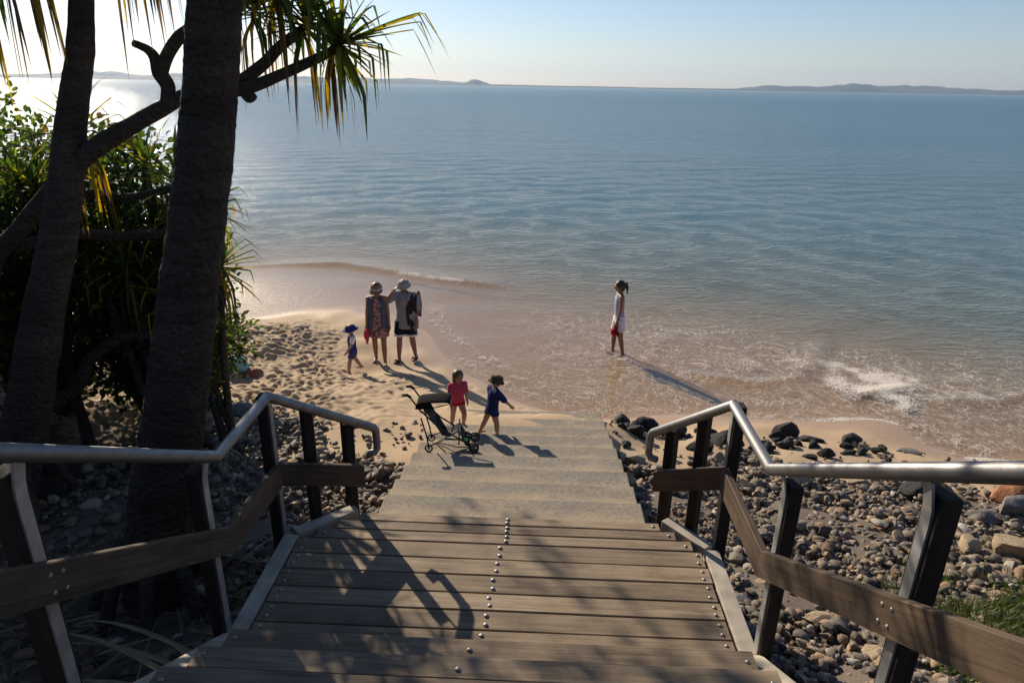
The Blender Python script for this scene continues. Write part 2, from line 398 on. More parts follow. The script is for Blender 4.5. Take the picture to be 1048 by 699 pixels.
Zs = Z.copy()
# trampled dry sand: a few thousand foot dents with pushed-up rims, only where the sand is dry
def dent(cx, cy, rx, ry, ang, dep):
    i0, i1 = np.searchsorted(xs, (cx-4*rx, cx+4*rx)); j0, j1 = np.searchsorted(ys, (cy-4*rx, cy+4*rx))
    if i1 <= i0 or j1 <= j0: return
    x = X[j0:j1, i0:i1]-cx; y = Y[j0:j1, i0:i1]-cy
    u = (x*math.cos(ang)+y*math.sin(ang))/rx; v = (-x*math.sin(ang)+y*math.cos(ang))/ry
    r2 = u*u+v*v
    Z[j0:j1, i0:i1] += dep*(-np.exp(-r2*1.3)+0.28*np.exp(-(np.sqrt(r2)-1.7)**2*2.2))
for k in range(7000):
    cx = rs.uniform(-8.4, -.9); cy = rs.uniform(7.6, 14.0)
    h0 = H(cx, cy)
    if h0 < .17 or (cx > -2.0 and rs.rand() < .82): continue
    edge = min(1, max(0, (h0-.17)/.16))
    if cx > -2.9: edge *= .45
    dent(cx, cy, rs.uniform(.05, .115), rs.uniform(.035, .06), rs.uniform(0, 3.14), rs.uniform(.010, .034)*edge)
for k in range(60):
    cx = rs.uniform(-2.6, 1.5); cy = rs.uniform(8.4, 11.0)
    if H(cx, cy) > .06: dent(cx, cy, .13, .06, rs.uniform(1.2, 2.0), .012)
nz = np.zeros_like(Z)
for k in range(26):
    a = rs.uniform(0, 6.28); w = rs.uniform(2.5, 9); nz += .006*np.sin(w*(X*math.cos(a)+Y*math.sin(a))+rs.uniform(0, 6.28))*(Zs > -.0)
Z += nz*np.clip(Zs/.15, 0, 1)
soil = np.clip((-X-2.2)/2, 0, 1)*np.clip((8.6-Y)/2.5, 0, 1)
soil = np.maximum(soil, np.clip((2.2-Y)/2, 0, 1))
soil = np.maximum(soil, np.clip((-X-7)/2, 0, 1)*np.clip((12.5-Y)/2, 0, 1))
gravel = np.maximum(np.clip((X-1.0)/.3, 0, 1)*np.clip((7.7-.1*np.maximum(0, X-4.5)-Y)/.8, 0, 1)*np.clip((9.5-X)/2, 0, 1), np.clip((-1.2-X)/.4, 0, 1)*np.clip((6.9-Y)/.8, 0, 1)*np.clip((X+5)/1, 0, 1))
tag(link('beach_sand', grid_mesh('beach_sand', xs, ys, Z, {'soil': soil, 'gravel': gravel}), M['sand']), kind='structure')

# ------------------------------------------------------------------ sea
def m_sea():
    m, nt = new_mat('sea_water')
    dep = nt.nodes.new('ShaderNodeAttribute'); dep.attribute_name = 'depth'
    fo = nt.nodes.new('ShaderNodeAttribute'); fo.attribute_name = 'foam'
    far = nt.nodes.new('ShaderNodeAttribute'); far.attribute_name = 'far'
    D, Fo, Fa = dep.outputs['Fac'], fo.outputs['Fac'], far.outputs['Fac']
    # wind ripples at several sizes, crests roughly along the shore
    v1 = coords(nt, 'Object', (1.0, 2.2, 1)); v2 = coords(nt, 'Object', (.30, .75, 1)); v3 = coords(nt, 'Object', (.05, .15, 1))
    h1 = noise_n(nt, v1, 2.6, 4, 0.55, 0.6); h2 = noise_n(nt, v2, 1.6, 4, 0.55, 0.4); h3 = noise_n(nt, v3, 1.6, 3, 0.5, 0.3)
    patch = noise_n(nt, coords(nt, 'Object', (.004, .02, 1)), 1.7, 4, 0.6)
    shal = mapr(nt, D, 0.03, 0.6, 0.16, 1.0)
    b1 = bump(nt, math_n(nt, 'MULTIPLY', h1, shal), 1.0, 0.065)
    b2 = bump(nt, math_n(nt, 'MULTIPLY', h2, mapr(nt, D, 0.1, 1.5, 0.05, 1.0)), 1.0, 0.09, b1)
    b3 = bump(nt, math_n(nt, 'MULTIPLY', h3, mapr(nt, D, 1.0, 3.0, 0.0, 1.0)), 1.0, 0.26, b2)
    fr = nt.nodes.new('ShaderNodeFresnel'); ge = nt.nodes.new('ShaderNodeNewGeometry'); lk(nt, mapr(nt, ge.outputs['Backfacing'], 0, 1, 1.33, 1/1.33), fr.inputs[0]); lk(nt, b3, fr.inputs['Normal'])
    gl = nt.nodes.new('ShaderNodeBsdfGlossy'); lk(nt, b3, gl.inputs['Normal'])
    lk(nt, math_n(nt, 'ADD', mapr(nt, Fa, 0, 1, 0.05, 0.11), math_n(nt, 'MULTIPLY', mapr(nt, D, 0.0, 0.08, 1, 0), 0.05)), gl.inputs['Roughness'])
    # body: clear and sandy in the shallows, green, then blue
    body = ramp(nt, mapr(nt, D, 0, 4.0), [(0.0, (0.40, 0.285, 0.155)), (0.06, (0.29, 0.235, 0.14)), (0.14, (0.16, 0.18, 0.14)), (0.35, (0.092, 0.175, 0.200)), (1.0, (0.034, 0.145, 0.235))])
    bodyc = mixc(nt, mapr(nt, patch, 0.35, 0.65), body.outputs[0], mixc(nt, 1.0, body.outputs[0], (0.72, 0.78, 0.82), 'MULTIPLY'))
    df = nt.nodes.new('ShaderNodeBsdfDiffuse'); lk(nt, bodyc, df.inputs[0]); lk(nt, b2, df.inputs['Normal'])
    tr = nt.nodes.new('ShaderNodeBsdfTransparent'); tr.inputs[0].default_value = (0.97, 0.94, 0.88, 1)
    turb = math_n(nt, 'SUBTRACT', 1.0, math_n(nt, 'POWER', 2.718, math_n(nt, 'MULTIPLY', D, -2.6)))
    mb = nt.nodes.new('ShaderNodeMixShader'); lk(nt, turb, mb.inputs[0]); lk(nt, tr.outputs[0], mb.inputs[1]); lk(nt, df.outputs[0], mb.inputs[2])
    ms = nt.nodes.new('ShaderNodeMixShader'); lk(nt, math_n(nt, 'MULTIPLY', fr.outputs[0], mapr(nt, Fa, 0, 1, 1.0, 0.62)), ms.inputs[0]); lk(nt, mb.outputs[0], ms.inputs[1]); lk(nt, gl.outputs[0], ms.inputs[2])
    # foam: stringy lace thickening to froth as the foam attribute rises
    co = nt.nodes.new('ShaderNodeTexCoord')
    wob = nt.nodes.new('ShaderNodeTexNoise'); wob.inputs['Scale'].default_value = 1.4; wob.inputs['Detail'].default_value = 4; lk(nt, co.outputs['Object'], wob.inputs['Vector'])
    ad = nt.nodes.new('ShaderNodeVectorMath'); ad.operation = 'MULTIPLY_ADD'; lk(nt, wob.outputs['Color'], ad.inputs[0]); ad.inputs[1].default_value = (1.1, 1.1, 0); lk(nt, co.outputs['Object'], ad.inputs[2])
    def lace(scale, lo, hi):
        vo = nt.nodes.new('ShaderNodeTexVoronoi'); vo.feature = 'DISTANCE_TO_EDGE'; vo.inputs['Scale'].default_value = scale; lk(nt, ad.outputs[0], vo.inputs['Vector'])
        brk = mapr(nt, noise_n(nt, ad.outputs[0], scale*.8, 4, .6), 0.43, 0.58)
        wid = math_n(nt, 'MULTIPLY', Fo, hi)
        e = nt.nodes.new('ShaderNodeMapRange'); lk(nt, vo.outputs[0], e.inputs[0]); e.inputs[1].default_value = 0; lk(nt, math_n(nt, 'ADD', wid, lo), e.inputs[2]); e.inputs[3].default_value = 1; e.inputs[4].default_value = 0
        return math_n(nt, 'MULTIPLY', e.outputs[0], math_n(nt, 'MAXIMUM', brk, mapr(nt, Fo, 0.6, 1.0)))
    la = math_n(nt, 'MAXIMUM', lace(3.6, 0.008, 0.075), math_n(nt, 'MULTIPLY', lace(10.0, 0.016, 0.16), 0.9))
    la = math_n(nt, 'MULTIPLY', la, mapr(nt, Fo, 0.03, 0.35))
    fz = noise_n(nt, co.outputs['Object'], 24, 5, 0.7)
    froth = mapr(nt, math_n(nt, 'ADD', Fo, math_n(nt, 'MULTIPLY_ADD', fz, 1.3, -0.65)), 0.74, 1.0)
    fm = math_n(nt, 'MINIMUM', math_n(nt, 'ADD', math_n(nt, 'MULTIPLY', la, 0.78), froth), 1.0)
    ff = nt.nodes.new('ShaderNodeBsdfDiffuse'); ff.inputs[0].default_value = (0.66, 0.60, 0.52, 1); lk(nt, bump(nt, fz, 0.8, 0.03), ff.inputs['Normal'])
    mf = nt.nodes.new('ShaderNodeMixShader'); lk(nt, fm, mf.inputs[0]); lk(nt, ms.outputs[0], mf.inputs[1]); lk(nt, ff.outputs[0], mf.inputs[2])
    o = nt.nodes.new('ShaderNodeOutputMaterial'); lk(nt, mf.outputs[0], o.inputs[0])
    return m
M['sea'] = m_sea()
def seg_dist(X, Y, pts):
    best = np.full(X.shape, 1e9); sgn = np.zeros(X.shape); tt = np.zeros(X.shape); n = len(pts)-1
    for i in range(n):
        (x0, y0), (x1, y1) = pts[i], pts[i+1]; dx, dy = x1-x0, y1-y0; L2 = dx*dx+dy*dy
        t = np.clip(((X-x0)*dx+(Y-y0)*dy)/L2, 0, 1); px = x0+t*dx; py = y0+t*dy
        d = np.hypot(X-px, Y-py); m = d < best; best = np.where(m, d, best)
        sgn = np.where(m, np.sign(dx*(Y-y0)-dy*(X-x0)), sgn); tt = np.where(m, (i+t)/n, tt)
    return best, best*sgn, tt
sx = np.array(sorted(geo(-13, -12000, .09, 1.075)+graded([(-13, 1, .075), (1, 13, .06)])+geo(13, 12000, .09, 1.075)))
sy = np.array(sorted(graded([(8.0, 14, .05), (14, 24, .07)])+geo(24, 12500, .07, 1.016)))
X, Y = np.meshgrid(sx, sy)
near = (np.abs(X) < 85) & (Y < 85)
T = np.full(X.shape, -4.5); T[near] = height(X[near], Y[near])
depth = np.maximum(0, -T) + np.clip((Y-85)/400, 0, 6)*(Y > 85)
Wv = np.zeros_like(X)
amp = .0025+.011*np.clip(depth/1.0, 0, 1)
dist = np.hypot(X, Y)
for k in range(34):
    lam = .4*(8 ** rs.rand()); a = rs.normal(-math.pi/2, .55); kx = 2*math.pi/lam
    vis = np.clip((lam/ (np.maximum(.075, dist*.016)) - 2.5)/2.5, 0, 1)
    Wv += vis*(lam/3)**.8*.55*np.sin(kx*(X*math.cos(a)+Y*math.sin(a))+rs.uniform(0, 6.28)+1.3*np.sin(.55*X+.4*Y+k)+.7*np.sin(.9*Y-.7*X+2*k))
Wv *= amp
foam = np.zeros_like(X)
def blob(cx, cy, r, s):
    global foam
    foam = np.maximum(foam, s*np.exp(-((X-cx)**2+(Y-cy)**2)/(r*r)))
# the small breaking wave off the dry beach
d, sd, t = seg_dist(X, Y, [(-9.5, 18.9), (-7.21, 19.34), (-5.78, 19.4), (-4.16, 18.75), (-2.94, 18.23), (-1.5, 17.75), (-.4, 17.5)])
env = np.clip(t/.3, 0, 1)*np.clip((1-t)/.25, 0, 1)
Wv += .11*env*np.where(sd > 0, np.exp(-(sd/.62)**2), np.exp(-(sd/.17)**2))
foam = np.maximum(foam, np.clip((t-.42)/.12, 0, 1)*env**.6*1.0*np.exp(-((sd+.06)/.17)**2))
# swash ridges in the shallows at the right
for pts, a, w, f in (([(6.6, 14.6), (6.17, 13.73), (5.58, 12.6), (4.99, 11.84), (4.27, 11.55), (3.3, 11.9), (2.6, 12.2)], .075, .22, .22), ([(5.2, 10.3), (5.65, 10.95), (6.25, 11.45), (7.0, 11.75), (7.9, 12.3)], .035, .15, .82),
                     ([(6.9, 10.9), (7.4, 11.16), (8.2, 11.13), (9.4, 11.6), (11, 11.9)], .05, .2, .3)):
    d, sd, t = seg_dist(X, Y, pts); env = np.clip(t/.2, 0, 1)*np.clip((1-t)/.25, 0, 1)
    Wv += a*env*np.exp(-(sd/w)**2); foam = np.maximum(foam, f*env*np.exp(-((sd)/(w*.8))**2))
for c in ((5.7, 10.6, .5, .58), (6.1, 10.5, .5, .58), (6.5, 11.0, .7, .50), (5.45, 10.4, .4, .62), (7.0, 11.6, .7, .42), (7.2, 12.3, 1.3, .36), (6.0, 12.6, .8, .40), (8.6, 12.2, 1.5, .36), (9.8, 13.0, 1.6, .3)): blob(*c)
d, sd, t = seg_dist(X, Y, [(6.02, 10.2), (6.02, 9.72), (6.16, 9.4), (6.5, 9.1), (7.4, 8.97), (8.6, 8.85)])
foam = np.maximum(foam, 1.0*np.exp(-((d-.05)/.10)**2))
d, sd, t = seg_dist(X, Y, [(2.4, 10.3), (3.6, 10.25), (4.7, 10.2), (5.4, 10.3), (6.0, 10.22)])
foam = np.maximum(foam, (.6+.35*t)*np.exp(-((d-.05)/.13)**2))
# thin foam edge left of the steps and the drifting lace
for pts, f, w in (([(-2.4, 15.9), (-2.2, 14.6), (-1.5, 13.3), (-.4, 11.9), (.4, 11.0)], .55, .20), ([(-1.6, 12.5), (-.44, 11.2), (.62, 10.45), (1.8, 10.5)], .58, .20), ([(-1.7, 17.8), (-.6, 16.7), (.5, 16)], .2, .2)):
    d, sd, t = seg_dist(X, Y, pts); foam = np.maximum(foam, f*np.exp(-(d/w)**2))
lace = np.exp(-((depth-.09)/.10)**2)*np.clip((X+1.4)/2.5, 0, 1)*np.clip((18.5-Y)/4, 0, 1)*.58
blotch = .5+.5*np.sin(.9*X+1.3*Y+2*np.sin(.6*Y-.4*X))*np.sin(.5*X-1.1*Y)
lace = lace*(.55+.6*blotch)+.34*np.exp(-((X-7.6)/2.4)**2-((Y-11.7)/1.3)**2)+.24*np.exp(-((X-8.5)/3.5)**2-((Y-12.6)/1.6)**2)+.2*np.exp(-((X-4)/3.0)**2-((Y-15.5)/1.6)**2)
foam = np.maximum(foam, lace)
fn = np.zeros_like(X)
for k in range(40):
    w_ = 2.2*(9 ** rs.rand()); a = rs.uniform(0, 6.28); fn += np.sin(w_*(X*math.cos(a)+Y*math.sin(a))+rs.uniform(0, 6.28)+1.5*np.sin(1.3*X+1.1*Y+k))*w_**-.35
fn /= fn[near].std()
foam = np.clip(foam*(1+.20*np.clip(fn, -2, 1.2)), 0, 1.0)
foam *= (depth < 1.2)
fara = np.clip((np.hypot(X, Y)-25)/300, 0, 1)**.5
tag(link('sea_water', grid_mesh('sea_water', sx, sy, Wv, {'depth': depth, 'foam': foam, 'far': fara}), M['sea']), kind='structure')

# ------------------------------------------------------------------ far shores
def far_land(name, prof, y, depth_, mat, seed):
    r2 = random.Random(seed); mb = MB(); n = 180; rows = 7; vs = []
    x0, x1 = prof[0][0], prof[-1][0]
    pxs = [p[0] for p in prof]; pzs = [p[1] for p in prof]
    for i in range(n+1):
        x = x0+(x1-x0)*i/n; h = float(np.interp(x, pxs, pzs))
        for j in range(rows):
            u = j/(rows-1); k = math.sin(math.pi*min(1, u*1.0))**.7 if 0 < u < 1 else 0
            nz_ = .78+.5*noise.noise(Vector((x*.0016+seed, u*2.5, 0)))+.22*noise.noise(Vector((x*.007, u*5, seed)))
            vs.append((x, y+depth_*u, -2+(h*k*nz_ + (2.5 if k > 0 else 0))*1.0))
    mb.add(vs, [(i*rows+j, (i+1)*rows+j, (i+1)*rows+j+1, i*rows+j+1) for i in range(n) for j in range(rows-1)])
    return tag(mb.build(name, mat, smooth=True), kind='structure')
M['far_bush'] = plain('far_bush', (0.06, 0.07, 0.045), 0.9, 0, 0.4, 0.004, 0.0)
far_land('far_shore', [(-7500, 25), (-5200, 32), (-3800, 36), (-3000, 30), (-2450, 28), (-2000, 38), (-1600, 24), (-1000, 17), (-500, 15), (0, 14), (900, 13), (1900, 11), (2900, 10), (4200, 8)], 6200, 900, M['far_bush'], 3)
far_land('dome_hill', [(-1290, 0), (-1040, 12), (-940, 44), (-850, 88), (-780, 90), (-710, 54), (-620, 14), (-390, 0)], 8600, 700, M['far_bush'], 5)
far_land('inland_hills', [(-7800, 70), (-5500, 120), (-4600, 95), (-3800, 125), (-3000, 80), (-2100, 105), (-1500, 70), (-900, 30), (-300, 0)], 10300, 900, M['far_bush'], 11)
far_land('headland_hills', [(1900, 6), (2700, 20), (3000, 72), (3300, 84), (3700, 74), (4200, 118), (4700, 100), (5300, 80), (6000, 72), (7000, 62), (8500, 45)], 9300, 1200, M['far_bush'], 8)

# ------------------------------------------------------------------ haze, sky, sun, camera
def m_haze():
    m, nt = new_mat('sea_haze'); p = nt.nodes.new('ShaderNodeVolumePrincipled'); o = nt.nodes.new('ShaderNodeOutputMaterial')
    p.inputs['Color'].default_value = (0.50, 0.70, 1.0, 1); p.inputs['Density'].default_value = 4.8e-5; p.inputs['Anisotropy'].default_value = 0.25
    lk(nt, p.outputs[0], o.inputs['Volume']); return m
hz = MB(); hz.box((-16000, -60, -8), (16000, 14000, 330))
tag(hz.build('haze', m_haze()), kind='stuff')

w = bpy.data.worlds.new('World'); S.world = w; w.use_nodes = True
nt = w.node_tree; nt.nodes.clear()
sky = nt.nodes.new('ShaderNodeTexSky'); sky.sky_type = 'NISHITA'; sky.sun_disc = False
sky.sun_elevation = R(SUN_EL); sky.sun_rotation = R(SUN_AZ); sky.air_density = 1.0; sky.dust_density = 0.3; sky.ozone_density = 2.6
bg = nt.nodes.new('ShaderNodeBackground'); bg.inputs[1].default_value = 0.073
wo = nt.nodes.new('ShaderNodeOutputWorld'); wbm = nt.nodes.new('ShaderNodeMix'); wbm.data_type = 'RGBA'; wbm.blend_type = 'MULTIPLY'; wbm.inputs[0].default_value = 1.0; wbm.inputs[7].default_value = (0.97, 0.965, 1.06, 1); lk(nt, sky.outputs[0], wbm.inputs[6]); lk(nt, wbm.outputs[2], bg.inputs[0]); lk(nt, bg.outputs[0], wo.inputs[0])
sl = bpy.data.lights.new('sun', 'SUN'); sl.energy = 5.0; sl.angle = R(0.5); sl.color = (1.0, 0.86, 0.68)
so = bpy.data.objects.new('sun', sl); COL.objects.link(so); so.rotation_euler = (-TO_SUN).to_track_quat('-Z', 'Y').to_euler()
cd = bpy.data.cameras.new('camera'); cam = bpy.data.objects.new('camera', cd); COL.objects.link(cam); S.camera = cam
cd.sensor_width = 36; cd.lens = 690/1048*36; cd.clip_end = 40000; cd.clip_start = 0.05
cam.matrix_world = Matrix.Translation((0, 0, HC)) @ (Matrix.Rotation(R(1.9), 4, 'Z') @ Matrix.Rotation(R(90-20.75), 4, 'X') @ Matrix.Rotation(R(1.0), 4, 'Z'))
vs_ = S.view_settings; vs_.view_transform = 'Standard'; vs_.look = 'None'; vs_.exposure = 0.5; vs_.gamma = 1.0
S.cycles.max_bounces = 8; S.cycles.transparent_max_bounces = 12; S.cycles.use_denoising = True; S.cycles.volume_bounces = 0
S.cycles.sample_clamp_indirect = 6.0; S.cycles.caustics_reflective = False; S.cycles.caustics_refractive = False

# ------------------------------------------------------------------ timber stairs
st = tag(empty('timber_staircase', (-.2, 3.9, DECK)), 'weathered timber stairs and landing of bolted planks with pale edge plates', 'staircase')
bolt_me = MB()
bolt_me.loft([((0, 0, 0), .0135, .0135), ((0, 0, .003), .014, .014), ((0, 0, .008), .0105, .0105), ((0, 0, .0105), .005, .005)], 10)
bolt_me = bolt_me.mesh('bolt', True); bolt_me.materials.append(M['bolt'])
def P(o, par):   # parent with the child's world placement kept (parents are unrotated)
    o.parent = par; o.matrix_parent_inverse = Matrix.Translation(par.location).inverted(); return o
def bolts(pl, pts):
    for (x, y, z) in pts:
        b = bpy.data.objects.new('bolt', bolt_me); COL.objects.link(b); b.location = (x, y, z); b.scale = (1.25, 1.25, 1.2) if abs(x) < .6 else (1, 1, 1); b.rotation_euler = (rnd.uniform(-.04, .04), rnd.uniform(-.04, .04), rnd.uniform(0, 3))
        b.parent = pl
def plank(name, y0, y1, x0, x1, z, th, bx, xa=None, xb=None):
    """a plank made at its real place; slightly warped edges; xa/xb: ends at the far side"""
    mb = MB(); n = 24; vs = []
    for i in range(n+1):
        u = i/n
        xn = x0+(x1-x0)*u; xf = (xa if xa is not None else x0)+((xb if xb is not None else x1)-(xa if xa is not None else x0))*u
        e = .0025; w0 = noise.noise(Vector((xn*1.7, y0*9, 1)))*e; w1 = noise.noise(Vector((xn*1.7, y1*9, 5)))*e; wz = noise.noise(Vector((xn*.9, y0*5, 9)))*.003
        vs += [(xn, y0+w0, z-th+wz), (xf, y1+w1, z-th+wz), (xf, y1+w1-.004, z+wz-.001), (xf, y1+w1-.008, z+wz+.001), (xn, y0+w0+.008, z+wz+.001), (xn, y0+w0+.004, z+wz-.001)]
    k = 6; fs = [(i*k+j, i*k+(j+1) % k, (i+1)*k+(j+1) % k, (i+1)*k+j) for i in range(n) for j in range(k)]
    fs += [tuple(reversed(range(k))), tuple(range(n*k, n*k+k))]
    mb.add(vs, fs); me = mb.mesh(name); fix_normals(me)
    o = link(name, me, M['deck']); P(o, st)
    bolts(o, bx); return o
gaps = [3.34, 3.52, 3.70, 3.87, 4.06, 4.24, 4.43]
XL, XR = -1.815, 1.375
for i in range(len(gaps)-1):
    y0, y1 = gaps[i]+.0035, gaps[i+1]-.0035
    jit = rnd.uniform(-.008, .008)
    cx = -.285+(y0-3.34)*.09
    pts = []
    for yy in (y0+.045, y1-.045):
        pts += [(cx+rnd.uniform(-.008, .008), yy, DECK), (XR-.05+rnd.uniform(-.006, .006), yy, DECK), (XL+.055+rnd.uniform(-.006, .006), yy, DECK)]
    plank('landing_plank', y0, y1, XL+jit, XR+jit, DECK+rnd.uniform(-.002, .002), .045, pts)
for (y0, y1, a, b) in ((4.435, 4.555, -1.70, 1.31), (4.561, 4.672, -1.56, 1.20), (4.678, 4.785, -1.41, 1.09)):
    plank('landing_plank', y0, y1, a, b, DECK-.001, .045, [(-.17, y0+.03, DECK), (-.165, y1-.03, DECK), (b-.05, y0+.055, DECK), (a+.06, y0+.055, DECK)])
for k in range(1, 13):
    nose = 3.24-.335*(k-1); z = DECK+.2*k
    hw = min(.014*k, .06)
    for (y0, y1) in ((nose-.155, nose), (nose-.325, nose-.161)):
        bb = []
        if k <= 4:
            for xx in (-.30-.03*k, XR+hw-.05, XL-hw+.05): bb.append((xx, (y0+y1)/2+rnd.uniform(-.02, .02), z))
        plank('stair_tread', y0, y1, XL-hw, XR+hw, z, .05, bb)
# side plates: flat along the landing, diagonal wing, sloping along the flight; stringers below
def plate(name, pts, w, th, drop, side):
    """flat strip whose inner edge follows pts, w wide outward, with a skirt of depth drop"""
    mb = MB(); vs = []; n = len(pts)
    for i, p in enumerate(pts):
        p = Vector(p); a = Vector(pts[min(i+1, n-1)])-Vector(pts[max(i-1, 0)]); a.z = 0; a.normalize()
        o = Vector((a.y, -a.x, 0))*side
        q = p+o*w
        vs += [p, q, q-Vector((0, 0, drop)), p-Vector((0, 0, drop))]
    fs = [(i*4+j, i*4+(j+1) % 4, (i+1)*4+(j+1) % 4, (i+1)*4+j) for i in range(n-1) for j in range(4)]+[(3, 2, 1, 0), tuple(range(n*4-4, n*4))]
    mb.add(vs, fs); me = mb.mesh(name); fix_normals(me); o = link(name, me, M['plate'], None, .004); return P(o, st)
zt = DECK+.012
plate('edge_plate', [(XR+.018, 3.40, zt), (XR+.018, 4.44, zt)], .115, .01, .20, 1)
plate('edge_plate', [(XR+.022, 4.446, zt+.003), (1.12, 4.80, zt+.003)], .10, .01, .20, 1)
plate('edge_plate', [(XL-.018, 3.40, zt), (XL-.018, 4.44, zt)], .115, .01, .20, -1)
plate('edge_plate', [(XL-.022, 4.446, zt+.003), (-1.44, 4.80, zt+.003)], .10, .01, .20, -1)
plate('edge_plate', [(XR+.075, -.8, DECK+.05+.6*4.15), (XR+.05, 2.6, DECK+.03+.6*.75), (XR+.026, 3.394, zt+.002)], .125, .01, .28, 1)
plate('edge_plate', [(XL-.075, -.8, DECK+.05+.6*4.15), (XL-.05, 2.6, DECK+.03+.6*.75), (XL-.026, 3.394, zt+.002)], .125, .01, .28, -1)
for x in (-1.6, -.2, 1.2):
    mb = MB(); mb.box((x-.05, 3.36, DECK-.25), (x+.05, 4.5, DECK-.052)); P(mb.build('joist', M['post']), st)

# ------------------------------------------------------------------ concrete steps
mb = MB(); prof = [(4.79, DECK-.035)]
y = 4.79
prof = []
for k in range(1, 10):
    z = DECK-.112*k; prof += [(y, z+(.0 if k > 1 else 0)), (y+.446, z)]; y += .446
NX = 46; vs = []
prof2 = [(4.79, .2)]+[(p[0], p[1]) for p in prof]+[(y, .0)]
pp = []
for i in range(len(prof2)-1):
    a, b = prof2[i], prof2[i+1]
    m_ = 6 if abs(a[1]-b[1]) < 1e-6 else 2
    for q in range(m_): pp.append((a[0]+(b[0]-a[0])*q/m_, a[1]+(b[1]-a[1])*q/m_))
pp.append(prof2[-1]); K = len(pp)
for i in range(NX+1):
    x = -1.31+2.33*i/NX
    for (yy, zz) in pp:
        nn = noise.noise(Vector((x*2.1, yy*2.1, 3)))*.008+noise.noise(Vector((x*8, yy*8, 7)))*.003
        vs.append((x, yy+noise.noise(Vector((x*3, yy*4, 11)))*.006, zz+(nn if zz > .25 else 0)))
fs = [(i*K+j, (i+1)*K+j, (i+1)*K+j+1, i*K+j+1) for i in range(NX) for j in range(K-1)]
fs += [tuple(range(K)), tuple(reversed(range(NX*K, NX*K+K)))]
mb.add(vs, fs); me = mb.mesh('concrete_steps'); fix_normals(me)
tag(link('concrete_steps', me, M['concrete'], None, .012), 'sand-dusted grey concrete steps running from the timber landing down into the beach', 'steps')

